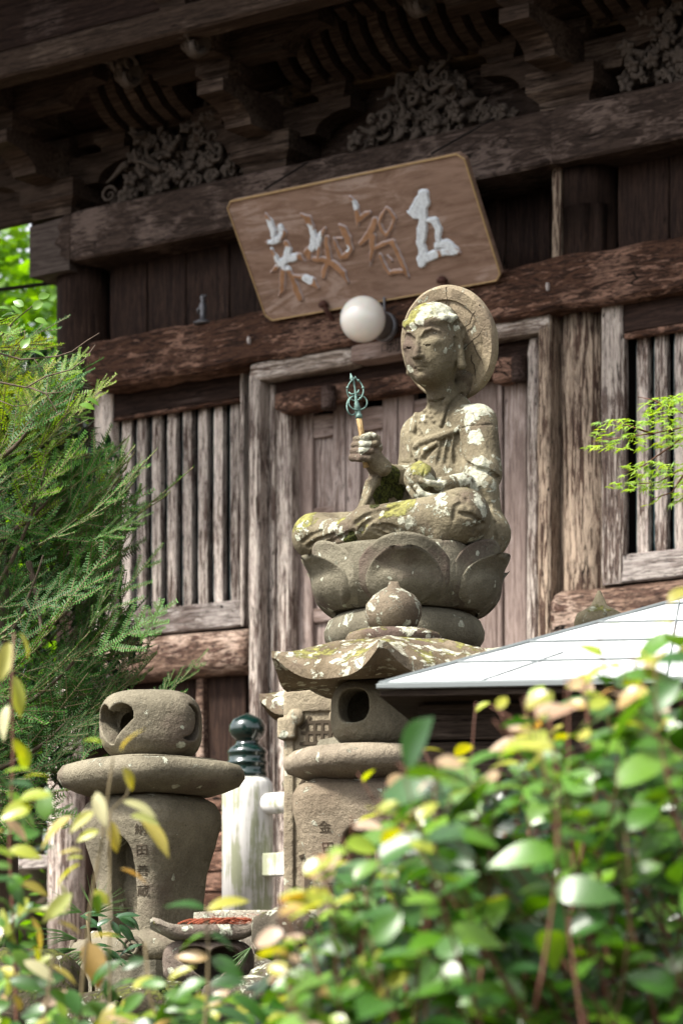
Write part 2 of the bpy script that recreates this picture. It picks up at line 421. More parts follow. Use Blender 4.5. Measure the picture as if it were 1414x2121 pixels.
# white glass, white painted wood, roofing sheet
t = NT('opal_glass'); t.b.inputs['Subsurface Weight'].default_value = .25; t.b.inputs['Coat Weight'].default_value = .8
t.b.inputs['Coat Roughness'].default_value = .06
M['opal'] = t.fin((.80, .78, .72, 1), .25, None, .5)
t = NT('white_paint_wood'); c = t.coord((1, 1, 1)); cs = t.coord((22, 22, 1.6)); g = t.noise(cs, 1.2, 7, .65, .4); pz = t.noise(c, 5, 6, .6)
a = t.mix(t.ramp(g, .35, .7), (.60, .59, .56), (.40, .375, .36))
a = t.mix(t.math('MULTIPLY', t.ramp(t.math('ADD', g, t.math('MULTIPLY', pz, .8)), .86, 1.0), .85), a, (.24, .26, .15))
M['white'] = t.fin(a, .7, t.bump(g, .2, .004), .3)
t = NT('grey_white_sheet'); c = t.coord(); n = t.ramp(t.noise(t.coord((1, 5, 1)), 3, 7, .7), .4, .62)
M['sheet'] = t.fin(t.mix(n, (.50, .52, .53), (.74, .75, .76)), .42, t.bump(n, .05, .01), .6)
M['sheet_edge'] = plain('grey_sheet_edge', (.16, .18, .18), .5, .5, .1, 10)
M['shed'] = wood('shed_board', 'x', (.022, .016, .012), (.05, .037, .028), (.075, .058, .045), .4, rnd=.15)
M['moss'] = plain('moss_cushion', (.05, .07, .015), .95, .1, .6, 140, bump=1.0)
G = lambda *a: a
L_big = leafmat('broad_leaf', [(.016, .058, .009), (.026, .092, .009), (.065, .165, .008), (.018, .062, .015), (.13, .26, .013)], .36, .26, coat=.40, spec=.4)
L_shade = leafmat('shade_dark_leaf', [(.006, .018, .006), (.010, .030, .010), (.016, .045, .011)], .38, .2)  # darker leaf copy with the shade of deep foliage in its colour
L_young = leafmat('young_leaf', [(.28, .34, .03), (.36, .34, .05), (.22, .34, .03), (.36, .24, .06), (.46, .34, .26)], .30, .4)
L_yel = leafmat('yellow_leaf', [(.36, .31, .07), (.40, .33, .09), (.27, .31, .06), (.44, .41, .24)], .42, .35, coat=.1)
L_map = leafmat('maple_leaf', [(.20, .34, .04), (.28, .42, .05), (.14, .27, .05), (.34, .44, .06)], .42, .42, coat=.1)
L_fir = leafmat('fir_needle', [(.016, .058, .010), (.030, .105, .015), (.06, .18, .020), (.018, .065, .016)], .55, .16, vein=False, coat=0, spec=.25)
L_firy = leafmat('fir_needle_young', [(.10, .22, .025), (.16, .28, .03), (.24, .27, .035)], .5, .3, vein=False, coat=0, spec=.3)
L_far = leafmat('far_leaf', [(.07, .17, .02), (.12, .25, .03), (.045, .11, .02), (.17, .31, .05)], .5, .45, vein=False, coat=0)
L_pine = leafmat('pine_needle', [(.05, .11, .03), (.08, .16, .04)], .4, .2, vein=False)
M['void']=plain('interior_shade_board', (.006, .0045, .004), .9, .03, .3, 20)  # near-black colour holds the shade seen through the gaps
L_dark = leafmat('sakaki_leaf', [(.02, .06, .02), (.035, .09, .03)], .25, .15, vein=False)
# ---------------------------------------------------------------- ground, terrace
g = MB(); xs = [-60 + 5*i for i in range(25)]
ter = E - .12
prof = [(-20, 0), (2, 0), (4.6, .05), (5.6, .55), (6.5, ter - .15), (7.0, ter), (9, ter), (12, ter), (20, ter - .05), (60, ter), (150, ter)]
V = []; n = len(xs)
for (y, z) in prof:
    for x in xs: V.append((x*(1 if y < 20 else 2.5), y, z + (noise.noise(Vector((x, y, 0))*.4)*.05 if 2 < y < 20 else 0)))
Fc = [(i*n+j, i*n+j+1, (i+1)*n+j+1, (i+1)*n+j) for i in range(len(prof)-1) for j in range(n-1)]
link('ground', mesh('ground', V, Fc), M['soil'], smooth=True, kind='structure')

# ---------------------------------------------------------------- the hall
hall = empty('temple_hall', (0, D0, 0), R(-TH), label='dark weathered timber temple hall with carved brackets, slatted windows and panelled door behind the statue', cat='temple hall')
sd_ = [0]
def hb(name, mat, px0, px1, top, bot, yf, d, ax='x', parent=None, bev=.006, wob=.002, **k):
    sd_[0] += 1
    x0, x1 = LX(px0, yf), LX(px1, yf)
    z1, z0 = LZ(top[0], top[1], yf), LZ(bot[0], bot[1], yf)
    V, Fc = beam(x0, x1, yf, yf + d, z0, z1, ax, bev, wob, seed=sd_[0])
    return link(name, mesh(name, V, Fc), M[mat], hall if parent is None else parent, smooth=False, **k)
def smooth_by_angle(o, a=35):
    o.data.polygons.foreach_set('use_smooth', [True]*len(o.data.polygons))
    try: o.data.set_sharp_from_angle(angle=R(a))
    except Exception: pass
    return o
def column(px0, px1, ytop, ybot, mat, yc=.0):
    w0, w1 = LX(px0, yc), LX(px1, yc); x = (w0+w1)/2
    scale = F/(D0 - x*sT); r = (px1-px0)/2/scale
    V, Fc = lathe([(r, ybot), (r*1.005, ybot+.4), (r, (ytop+ybot)/2), (r*.99, ytop)], 40, (x, yc, 0), lambda rr, z, a: (rr*(1+.012*noise.noise(Vector((math.cos(a)*3, math.sin(a)*3, z*.5)))), z))
    return link('column', mesh('column', V, Fc), M[mat], hall, smooth=True)
zdeck = LZ(240, 1990, -.9)
zb_t = LZ(707, 317, -.22); zb_b = LZ(707, 428, -.22)
# main columns
column(118, 230, zb_b, zdeck, 'dark_v'); column(1158, 1280, LZ(1200, 620, 0), zdeck, 'flake_v')
column(1160, 1282, zb_b, LZ(1200, 620, 0), 'dark_v', -.002)
# upper beam (two lengths butted at a joint) and its lighter nose
b1 = hb('upper_beam', 'beam_h', 141, 1139.6, (707, 317), (707, 428), -.22, .42, wob=.004, bev=.012)
b2 = hb('upper_beam', 'beam_h', 1140.4, 1760, (707, 316), (707, 428), -.222, .42, wob=.004, bev=.012)
x0, x1 = LX(62, -.19), LX(150, -.19); z0, z1 = zb_b - .03, zb_t - .01
pts = [(x0, z0+.0), (x1-.02, z0), (x1-.02, z1), (x0, z1-.015)]
V, Fc = prism(pts, -.19, .12); link('beam_nose', mesh('beam_nose', V, Fc), M['nose'], hall)
# scalloped end where the beam face meets the nose
xe = LX(141, -.22); pts = [(xe+.01, zb_t-.006), (xe-.03, zb_t-.012), (xe-.075, zb_t-.07), (xe-.055, zb_t-.10), (xe-.095, zb_t-.15), (xe-.05, zb_t-.18), (xe-.06, zb_t-.215), (xe-.01, zb_b+.02), (xe+.01, zb_b+.004)]
V, Fc = prism(pts, -.217, -.18); link('beam_scallop', mesh('beam_scallop', V, Fc), M['beam_h'], hall)
# middle beam: rough old timber, wavy edges
x0, x1 = LX(176, -.24), LX(1760, -.24); z1, z0 = LZ(707, 613, -.24), LZ(707, 718, -.24)
V, Fc = beam(x0, x1, -.24, .06, z0, z1, 'x', .02, .010, seg=110, seed=5, sub=6)
V = [(v[0], v[1], v[2] + .012*noise.noise(Vector((v[0]*4, 3, 1))) + .006*noise.noise(Vector((v[0]*13, 5, 1)))) for v in V]
smooth_by_angle(link('middle_beam', mesh('middle_beam', V, Fc), M['mid_h'], hall), 40)
for px, py in ((515, 705), (1133, 594)):
    x, z = LX(px, -.25), LZ(px, py, -.25)
    V, Fc = beam(x-.006, x+.006, -.262, -.235, z-.018, z+.018, 'z', .004, 0); link('nail', mesh('nail', V, Fc), M['nail'], hall)
# wall boards between the beams
for i, (a, b) in enumerate(((228, 304), (306, 384), (386, 474), (476, 560), (562, 660), (662, 760), (762, 860), (862, 960))):
    hb('wall_board', 'board_v', a, b, (707, 425), (707, 625), -.012 - .006*(i % 2), .05, 'z', bev=.006, wob=.004)
for i, (a, b) in enumerate(((955, 1046), (1048, 1138))):
    hb('wall_board', 'board_v', a, b, (707, 425), (707, 625), .10 + .004*i, .04, 'z')
hb('door_post', 'flake_v', 1141, 1159, (707, 425), (707, 640), -.14, .12, 'z')
for i, (a, b) in enumerate(((1278, 1383), (1385, 1500), (1502, 1640))):
    hb('wall_board', 'board_v', a, b, (707, 425), (707, 625), -.02 - .004*(i % 2), .05, 'z')
zm_b = LZ(707, 706, -.05)

# slatted windows
def window(pxs, slats, htop, hbot, stile_l, stile_r, rail, yf, slat_mat='grey_v'):
    """pxs: header board span; slats: list of (px0,px1); htop/hbot: (px,py) of the opening's top and bottom"""
    wn_ = empty('window', parent=hall)
    hb('header_board', 'dark_h', pxs[0], pxs[1], (707, 690), htop[0], yf, .06, 'x', wn_, bev=.004)
    hb('header_bead', 'mid_h', htop[2], htop[3], htop[0], htop[1], yf - .012, .04, 'x', wn_, bev=.006)
    for a, b, m in (stile_l, stile_r): hb('stile', m, a, b, (707, 706), rail[1], yf - .016, .07, 'z', wn_, bev=.008, wob=.003)
    hb('sill_rail', 'grey_h', rail[2], rail[3], rail[0], rail[1], yf - .005, .07, 'x', wn_, bev=.008, wob=.003)
    hb('gap_shade_board', 'void', htop[2], htop[3], htop[1], rail[0], yf + .14, .02, 'z', wn_)  # added sheet, darkness between the slats is painted on it
    for i, (a, b) in enumerate(slats):
        sx0, sx1 = LX(a, yf + .035), LX(b, yf + .035)
        z1, z0 = LZ(*htop[1], yf) + .01, LZ(*rail[0], yf) - .004
        V, Fc = beam(sx0, sx1, yf+.035, yf+.075, z0, z1, 'z', .004, .0025, seed=i*3+a)
        s = link('slat', mesh('slat', V, Fc), M[slat_mat], wn_)
        V, Fc = beam(sx0-.009, sx0-.003, yf+.045, yf+.07, z0, z1, 'z', .002, 0)
        link('slat_edge', mesh('slat_edge', V, Fc), M['teal'], wn_)
LSL = [(188, 207), (220, 239), (252, 271), (283, 302), (314, 333), (346, 365), (378, 397), (410, 429.5), (442, 461), (476, 495)]
window((180, 506), LSL[2:], [(495, 823), (495, 831), 226, 503], None, (195, 232, 'grey_v'), (496, 503, 'grey_v'), [(430, 1249), (430, 1303), 196, 503], -.06)
for a, b in ((120, 194),): hb('wall_board', 'dark_v', a, b, (707, 706), (430, 1303), -.03, .04, 'z')
RSL = [(1317, 1341), (1354, 1379), (1395, 1420), (1436, 1461), (1477, 1502), (1518, 1543), (1559, 1584), (1600, 1625)]
window((1243, 1720), RSL, [(1330, 683), (1330, 697), 1290, 1720], None, (1243, 1286, 'grey_v'), (1690, 1730, 'grey_v'), [(1330, 1144), (1330, 1203), 1250, 1730], -.16)
hb('window_bead', 'grey_v', 1285, 1291, (1290, 700), (1290, 1148), -.185, .03, 'z', bev=.003)
# irregular logs under the windows
def log(px0, px1, top, bot, yf, sc):
    x0, x1 = LX(px0, yf), LX(px1, yf); z1, z0 = LZ(*top, yf), LZ(*bot, yf); V = []; Fc = []; n = int((x1-x0)/.025); m = 20
    for i in range(n+1):
        x = x0 + (x1-x0)*i/n; w = noise.noise(Vector((x*2.2, sc, 0)))*.02
        for j in range(m):
            a = 2*math.pi*j/m; cz, rz, ry = (z0+z1)/2 + w*.3, (z1-z0)/2*1.0, .10
            sx = 1 if 0 < i < n else .93
            q = .75
            yy = yf + .10 - ry*math.copysign(abs(math.cos(a))**q, math.cos(a))*sx
            zz = cz + rz*math.copysign(abs(math.sin(a))**.62, math.sin(a))*sx
            d = noise.fractal(Vector((x*3, yy*9, zz*9 + sc)), .8, 2, 4)*.012
            V.append((x, yy + d, zz + d*.6))
    for i in range(n):
        for j in range(m): k = (j+1) % m; Fc.append((i*m+j, (i+1)*m+j, (i+1)*m+k, i*m+k))
    Fc.append(tuple(range(m))); Fc.append(tuple(n*m+j for j in range(m))[::-1])
    return link('log_beam', mesh('log_beam', V, Fc), M['log_h'], hall, smooth=True)
log(120, 506, (430, 1304), (430, 1397), -.11, 1.0)
log(1138, 1740, (1270, 1208), (1270, 1330), -.20, 7.0)
# lower wall
for i, (a, b) in enumerate(((120, 262), (264, 404), (421, 508))):
    hb('wall_board', 'dark_v', a, b, (430, 1390), (430, 1640), .02, .04, 'z')
hb('wall_stud', 'log_h', 405, 420, (430, 1392), (430, 1640), -.02, .05, 'z')
for i in range(6):
    hb('wall_board', 'mid_h', 100, 512, (430, 1640+42*i), (430, 1680+42*i), -.02-.004*(i % 2), .05, 'x')
hb('wall_board', 'dark_v', 1140, 1740, (1270, 1325), (1270, 1960), .02, .05, 'z')
column(100, 176, LZ(140, 1400, -.3), zdeck, 'grey_v', -.30)
hb('floor_rail', 'grey_h', 0, 104, (60, 1772), (60, 1800), -.32, .06, 'x')
# door frame, moulded
fr = empty('door_frame', parent=hall)
hb('jamb', 'grey_v', 513, 536, (525, 757), (525, 1990), -.20, .14, 'z', fr, bev=.012, wob=.004)
hb('jamb', 'dark_v', 537, 546, (545, 790), (545, 1990), -.13, .06, 'z', fr)
hb('jamb', 'grey_v', 566, 600, (580, 792), (580, 1990), -.10, .12, 'z', fr, bev=.014, wob=.004)
hb('jamb_bead', 'grey_v', 557, 567, (565, 796), (565, 1990), -.12, .05, 'z', fr, bev=.004)
hb('jamb', 'dark_v', 600, 612, (605, 830), (605, 1990), -.02, .04, 'z', fr)
hb('lintel', 'pale_h', 517, 727, (620, 734), (620, 772), -.205, .14, 'x', fr, bev=.010, wob=.005)
hb('name_plate', 'door_h', 727, 842, (784, 706), (784, 741), -.222, .13, 'x', fr, bev=.004)
hb('lintel', 'pale_h', 842, 1134, (1060, 655), (1060, 695), -.205, .14, 'x', fr, bev=.010, wob=.005)
hb('jamb', 'flake_v', 1111, 1137, (1120, 646), (1120, 1990), -.20, .13, 'z', fr, bev=.012, wob=.004)
hb('jamb', 'grey_v', 1088, 1116, (1100, 700), (1100, 1990), -.15, .12, 'z', fr, bev=.014, wob=.004)
hb('jamb', 'door_v', 1043, 1089, (1060, 735), (1060, 1990), -.09, .10, 'z', fr, bev=.006)
hb('lintel', 'dark_h', 540, 1112, (620, 768), (620, 815), -.10, .10, 'x', fr)
hb('lintel', 'mid_h', 560, 1090, (620, 806), (620, 842), -.115, .10, 'x', fr, bev=.008, wob=.004)
for a, b, c0, e0 in ((578, 692, 800, 848), (1018, 1086, 736, 790)):   # hinge blocks
    o = hb('hinge_block', 'mid_h', a, b - 28, ((a+b)/2, c0), ((a+b)/2, e0), -.17, .10, 'x', fr, bev=.012, wob=.004)
    x, z1, z0 = LX(b-16, -.18), LZ(b-10, c0-2, -.18), LZ(b-10, e0-2, -.18)
    V, Fc = lathe([(.035, z0), (.037, z0+.01), (.037, z1-.01), (.034, z1)], 20, (x, -.16, 0)); link('hinge_boss', mesh('hinge_boss', V, Fc), M['dark_h'], fr, smooth=True)
zs = LZ(525, 1975, -.2); V, Fc = beam(LX(513, -.2), LX(1137, -.2), -.2, .1, zs-.12, zs, 'x', .01); link('threshold', mesh('threshold', V, Fc), M['grey_h'], fr)
# writing on the name plate: faint ink marks
def text_mesh(body, size, name, depth=.0006):
    cu = bpy.data.curves.new(name, 'FONT'); cu.body = body; cu.size = size; cu.extrude = depth; cu.align_x = 'CENTER'; cu.align_y = 'CENTER'; cu.resolution_u = 3
    o = bpy.data.objects.new(name, cu); COL.objects.link(o); bpy.context.view_layer.update()
    me = bpy.data.meshes.new_from_object(o); me.materials.clear(); COL.objects.unlink(o); bpy.data.objects.remove(o); bpy.data.curves.remove(cu); return me
for ch, px, py, s in (('口', 796, 721, .045), ('刹', 814, 715, .085)):
    me = text_mesh(ch, s, 'ink_mark'); x, z = LX(px, -.224), LZ(px, py, -.224)
    link('ink_mark', me, M['inkb'], fr, loc=(x, -.2225, z), rot=(R(90), 0, 0))
# door leaves
ydr = -.02
def leaf_door(st_, rails, panels, name='door'):
    d = empty(name, parent=hall)
    for a, b in st_: hb('door_stile', 'door_v', a, b, (707, 815), (707, 1990), ydr, .05, 'z', d, bev=.004, wob=.001)
    for a, b, t_, b_ in rails: hb('door_rail', 'door_h', a, b, t_, b_, ydr + .008, .04, 'x', d, bev=.004, wob=.001)
    for a, b, t_, b_ in panels: hb('door_panel', 'door_v', a, b, t_, b_, ydr + .03, .02, 'z', d, bev=.003, wob=.001)
def rows(a, b, sh):
    y = lambda v: (650, v + sh)
    ra = [(a, b, y(860), y(908)), (a, b, y(1052), y(1080)), (a, b, y(1260), y(1290)), (a, b, y(1500), y(1550)), (a, b, y(1850), y(1990))]
    pa = [(a-4, b+4, y(905), y(1055)), (a-4, b+4, y(1078), y(1262)), (a-4, b+4, y(1288), y(1505)), (a-4, b+4, y(1545), y(1860))]
    pa = [(p[0], p[1], p[2], p[3]) for p in pa]
    return ra, pa
ra, pa = rows(646, 689, 0); ra2, pa2 = rows(744, 791, 0)
leaf_door([(616, 646), (689, 714), (716, 744), (791, 822)], ra + ra2, pa + pa2)
ra, pa = rows(855, 893, 0); ra2, pa2 = rows(945, 985, 0)
leaf_door([(824, 855), (893, 918), (920, 945), (985, 1028)], ra + ra2, pa + pa2)
hb('door_shade_backing', 'void', 600, 1100, (707, 780), (707, 1990), .06, .02, 'z')  # added sheet, painted dark for the shade behind the door joints
hb('jamb', 'door_v', 1028, 1039, (1030, 750), (1030, 1990), -.05, .05, 'z', fr)
# veranda deck
dk = MB(); dk.add(*beam(LX(-400, -1.2), 2.2, -1.15, -.1, zdeck-.06, zdeck, 'x', .01))
dk.build('veranda_deck', M['pale_h'], hall)
for i in range(12):
    x = -3.6 + i*.5; V, Fc = beam(x, x+.12, -1.0, -.88, ter-.2, zdeck-.06, 'z', .01); link('deck_post', mesh('deck_post', V, Fc), M['dark_v'], hall)
hb('skirt_board', 'dark_h', -200, 1400, (240, 2010), (240, 2180), -.8, .03, 'x')

# ---------------------------------------------------------------- brackets, purlins, ribs and carvings under the eaves
zt = zb_t
hb('frieze_board', 'beam_h', 250, 1760, (707, 160), (707, 320), .04, .04, 'x')
hb('frieze_board', 'eave_w', -60, 250, (707, 160), (707, 320), .06, .04, 'x')
zp1, zp0 = LZ(707, 150, -.10), LZ(707, 181, -.10)
for i, (a, b) in enumerate(((60, 388), (390, 560), (562, 706), (708, 905), (907, 1100), (1102, 1330), (1332, 1760))):
    hb('wall_purlin', 'eave_lit' if i in (2, 3, 4, 5) else 'eave_w', a, b, (707, 150), (707, 181), -.10 - .006*(i % 2), .12, 'x')  # middle lengths take the lighter copy to look lit
yo = -.78; zo = LZ(345, 100, yo)
V, Fc = beam(LX(-300, yo-.14), LX(1700, yo-.14), yo-.14, yo, zo, zo+.13, 'x', .012, .003); link('eave_purlin', mesh('eave_purlin', V, Fc), M['eave_w'], hall)
V, Fc = beam(LX(-400, yo-.1), LX(1700, yo-.14), yo-.12, yo+.02, zo+.131, zo+1.0, 'x', .012, .003); link('eave_beam', mesh('eave_beam', V, Fc), M['dark_h'], hall)
prf = [(-.13, zp1+.012), (-.17, zp1+.014), (-.25, zp1+.045), (-.315, zp1+.10), (-.355, zp1+.18), (-.385, zp1+.28), (-.43, zp1+.37), (-.52, zo+.10)]
cb = [(-.05, zp1+.02), (-.10, zp1+.05), (-.18, zp1+.10), (-.24, zp1+.15), (-.28, zp1+.22), (-.31, zp1+.30), (-.36, zp1+.42), (-.50, zo+.135), (yo, zo+.14)]
V = []; Fc = []
for k_ in (0, 1):
    for y, z in cb: V += [(-4.2, y + .02*k_, z + .02*k_), (3.2, y + .02*k_, z + .02*k_)]
for k_ in (0, 1):
    for i in range(len(cb)-1): o_ = k_*2*len(cb) + 2*i; q = (o_, o_+1, o_+3, o_+2); Fc.append(q if k_ == 0 else q[::-1])
link('soffit_board', mesh('soffit_board', V, Fc), M['dark_h'], hall)
def rib_mesh():
    V = []; Fc = []; w = .030; th = .085
    for i, (y, z) in enumerate(prf):
        a = Vector((0, *prf[min(i+1, len(prf)-1)])) - Vector((0, *prf[max(i-1, 0)])); nrm = Vector((0, -a.z, a.y)).normalized()*th
        if nrm.z > 0: nrm = -nrm
        for s, q in ((-1, 0), (1, 0), (1, 1), (-1, 1)): V.append((s*w, y + nrm.y*(1-q), z + nrm.z*(1-q)))
    n = len(prf)
    for i in range(n-1):
        for j in range(4): k = (j+1) % 4; Fc.append((i*4+j, i*4+k, (i+1)*4+k, (i+1)*4+j))
    Fc += [(3, 2, 1, 0), tuple(4*(n-1)+j for j in range(4))]
    return mesh('rib', V, Fc)
rm = rib_mesh(); rm.materials.append(M['eave_w'])
for lo, hi, nn in ((262, 402, 5), (640, 1035, 11), (1255, 1700, 12)):
    for i in range(nn):
        px = lo + (hi-lo)*i/(nn-1); link('rib', rm, None, hall, loc=(LX(px, -.13), 0, 0))
# bracket sets
def arm(L, H, T, ax, curve=.5):
    """boat-shaped bracket arm, curved up at its ends; built along x, thickness in y"""
    pts = [(-L, H), (L, H), (L, H*.62)]
    for i in range(1, 7):
        a = i/6*math.pi/2; pts.append((L - H*.9*math.sin(a)*1.3, H*.62 - H*.62*(1-math.cos(a))))
    pts += [(-x, z) for x, z in reversed(pts[3:])] + [(-L, H*.62)]
    V, Fc = prism(pts, -T/2, T/2)
    if ax == 'y': V = [(y, x, z) for x, y, z in V]; Fc = [f[::-1] for f in Fc]
    return V, Fc
def block(w, h):
    b = .72; q = h*.45; V = []
    for zz, s in ((0, b), (q*.5, b*1.02), (q, 1), (h, 1)): V += [(-w*s/2, -w*s/2, zz), (w*s/2, -w*s/2, zz), (w*s/2, w*s/2, zz), (-w*s/2, w*s/2, zz)]
    Fc = [(3, 2, 1, 0), (12, 13, 14, 15)] + [(i*4+j, i*4+(j+1) % 4, (i+1)*4+(j+1) % 4, (i+1)*4+j) for i in range(3) for j in range(4)]
    return V, Fc
def mk(name, vf, mat): me = mesh(name, *vf); me.materials.append(M[mat]); return me
big, small = mk('bearing_block', block(.30, .17), 'eave_w'), mk('small_block', block(.17, .10), 'eave_w')
armx, armx2 = mk('bracket_arm', arm(.40, .15, .11, 'x'), 'eave_w'), mk('bracket_arm', arm(.50, .15, .11, 'x'), 'eave_w')
army, army2 = mk('bracket_arm', arm(.42, .17, .13, 'y'), 'eave_w'), mk('bracket_arm', arm(.62, .17, .13, 'y'), 'eave_w')
def swirl(mb, c, r, turns=1.6, th=.014, ax=(1, 0, 0), up=(0, 0, 1), ph=0, sgn=1, n=22):
    ax, up = Vector(ax), Vector(up); pts = []; rad = []
    for i in range(n):
        u = i/(n-1); a = ph + sgn*u*turns*2*math.pi; rr = r*(1-.85*u)
        pts.append(Vector(c) + ax*math.cos(a)*rr + up*math.sin(a)*rr + ax.cross(up)*(-.02*u)); rad.append(th*(1-.5*u))
    mb.add(*tube(pts, rad, 6)); return mb
def bracket(x, left=False):
    bs = empty('bracket_set', (x, 0, zt + .003), parent=hall); bs.scale = (1.2, 1.12, 1.0)
    L = lambda n_, me, *loc: link(n_, me, None, bs, loc=loc)
    L('bearing_block', big, 0, -.06, 0)
    L('bracket_arm', armx, 0, -.07, .15); L('bracket_arm', army, 0, -.14, .165)
    for dx in (-.31, 0, .31): L('small_block', small, dx, -.07, .295)
    L('small_block', small, 0, -.46, .33)
    L('bracket_arm', armx2, 0, -.46, .42); L('bracket_arm', army2, 0, -.20, .435)
    for dx in (-.40, 0, .40): L('small_block', small, dx, -.46, .565)
    L('small_block', small, 0, -.76, .60)
    mb = MB()                                   # carved animal-head nosing, reduced to its scrolls
    V, Fc = lathe([(.02, -.09), (.045, -.07), (.06, -.02), (.05, .04), (.02, .06)], 12, (0, 0, 0), lambda r, z, a: (r*(1+.2*math.sin(3*a)), z)); mb.add(V, Fc)
    for i in range(14):
        a = i*.7; swirl(mb, (.055*math.cos(a*2), -.06+.05*math.sin(a), .07*math.sin(a*1.7)), .045, 1.3, .013, (0, 1, 0), (0, 0, 1), a, (-1)**i, 14)
    o = mb.build('nosing_carving', M['carve'], bs, True); o.location = (0, -.66, .50)
    o2 = link('nosing_carving', o.data, None, bs, loc=(-.45, -.52, .50))
xA, xB, xC = LX(105, -.2), LX(545, -.2), LX(1165, -.2)
for x in (xA, xB, xC, xC + 1.5): bracket(x)
# carvings standing on the upper beam
def carving(poly, yf, seed, n):
    rnd = random.Random(seed); mb = MB()
    xs_ = [LX(p[0], yf) for p in poly]; zs_ = [LZ(p[0], p[1], yf) for p in poly]
    pl = list(zip(xs_, zs_))
    def inside(x, z):
        c = False; j = len(pl)-1
        for i in range(len(pl)):
            if (pl[i][1] > z) != (pl[j][1] > z) and x < (pl[j][0]-pl[i][0])*(z-pl[i][1])/(pl[j][1]-pl[i][1]+1e-9)+pl[i][0]: c = not c
            j = i
        return c
    k = 0; tries = 0
    while k < n and tries < 5000:
        tries += 1
        x, z = rnd.uniform(min(xs_), max(xs_)), rnd.uniform(min(zs_), max(zs_))
        if not inside(x, z): continue
        k += 1; y = yf + rnd.uniform(-.05, .06); r = rnd.uniform(.022, .05)
        ty = rnd.random()
        if ty < .34:
            a = rnd.uniform(0, 6.3); swirl(mb, (x, y, z), r, rnd.uniform(.9, 1.7), rnd.uniform(.009, .016), (1, rnd.uniform(-.3, .3), 0), (0, rnd.uniform(-.3, .3), 1), a, rnd.choice((-1, 1)), 16)
        elif ty < .46:
            p0 = Vector((x, y, z)); pts = [p0]; d = Vector((rnd.uniform(-1, 1), rnd.uniform(-.4, .2), rnd.uniform(-.6, 1)))
            for i in range(7): d += Vector((rnd.uniform(-.5, .5), rnd.uniform(-.3, .3), rnd.uniform(-.5, .5))); d.normalize(); pts.append(pts[-1] + d*.022)
            mb.add(*tube(pts, [.022*(1-i/9) for i in range(8)], 7))
        else:
            q = rnd.uniform(.018, .042); V, Fc = lathe([(q*.15, .004), (q*.5, .012), (q*.8, .008), (q, -.002), (q*.8, -.010)], 20, (0, 0, 0), lambda rr, zz, a: (rr*(1+.22*math.sin(5*a)), zz + .004*math.sin(5*a)))
            Rr = Matrix.Rotation(R(90) + rnd.uniform(-.6, .6), 3, 'X') @ Matrix.Rotation(rnd.uniform(-.7, .7), 3, 'Y'); mb.add([Vector((x, y, z)) + Rr @ Vector(p) for p in V], Fc)
    n_ = len(pl); V = [(x, yf+.05, z) for x, z in pl] + [(x, yf+.10, z) for x, z in pl]   # ground of the relief
    cx, cz = sum(xs_)/n_, sum(zs_)/n_; V = [(cx+(x-cx)*.86, y, cz+(z-cz)*.86) for x, y, z in V]
    mb.add(V, [tuple(range(n_)), tuple(range(2*n_-1, n_-1, -1))] + [(i, i+n_, (i+1) % n_+n_, (i+1) % n_) for i in range(n_)])
    return mb.build('carving', M['carve'], hall, True)
carving([(222, 418), (262, 360), (285, 275), (330, 255), (370, 300), (400, 250), (455, 235), (500, 320), (530, 350), (500, 362)], -.12, 3, 150)
carving([(722, 305), (800, 225), (830, 165), (880, 150), (905, 125), (950, 150), (975, 210), (1060, 232), (1055, 250), (900, 275)], -.12, 5, 190)
carving([(1285, 185), (1300, 110), (1340, 30), (1400, -10), (1460, -30), (1500, 60), (1600, 120), (1500, 140)], -.12, 8, 170)
# roof and eave boarding above the frame: shades the upper wall as the real roof does
ez = zo + 1.0
rf = MB(); x0, x1 = -5.0, 6.5
Vt = [(x0, .3, ez+.75), (x1, .3, ez+.75), (x1, -2.3, ez-.05), (x0, -2.3, ez-.05)]
V = [*Vt] + [(a, b, c+.12) for a, b, c in Vt]
rf.add(V, [(0, 1, 2, 3), (4, 7, 6, 5), (0, 4, 5, 1), (1, 5, 6, 2), (2, 6, 7, 3), (3, 7, 4, 0)])
rf.build('eave_boarding', M['dark_h'], hall)
for i in range(28):
    x = x0 + .2 + i*.4; V = []
    for yy, zz in ((-2.25, ez-.05+.015), (.2, ez+.719)):
        V += [(x-.04, yy, zz-.12), (x+.04, yy, zz-.12), (x+.04, yy, zz-.005), (x-.04, yy, zz-.005)]
    link('rafter', mesh('rafter', V, [(0, 1, 2, 3), (7, 6, 5, 4), (0, 4, 5, 1), (1, 5, 6, 2), (2, 6, 7, 3), (3, 7, 4, 0)]), M['dark_h'], hall)
V = [(x0, -2.6, ez+.03), (x1, -2.6, ez+.03), (x1, 2, ez+2.4), (x0, 2, ez+2.4)]; V += [(a, b, c+.2) for a, b, c in V]
link('roof', mesh('roof', V, [(0, 1, 2, 3), (4, 7, 6, 5), (0, 4, 5, 1), (1, 5, 6, 2), (2, 6, 7, 3), (3, 7, 4, 0)]), M['dark_h'], hall)
V, Fc = beam(-4.2, -4.1, .1, 4, ter, ez, 'z', .01); 
V, Fc = beam(LX(75, .3), LX(330, .3), .26, .30, zt+.06, zo+.6, 'x', .004); link('corner_board', mesh('corner_board', V, Fc), M['dark_h'], hall)
hw = MB(); xl = LX(130, 0)
hw.add(*beam(xl, xl+.05, .13, 4, zdeck, zt, 'z', .005, seg=2)); hw.build('side_wall', M['dark_v'], hall)
V, Fc = beam(xl, 6.2, .9, .95, zdeck, ez, 'z', .005, seg=2); link('inner_wall', mesh('inner_wall', V, Fc), M['dark_v'], hall)
hall_M = Matrix.Translation((0, D0, 0)) @ Matrix.Rotation(R(-TH), 4, 'Z')

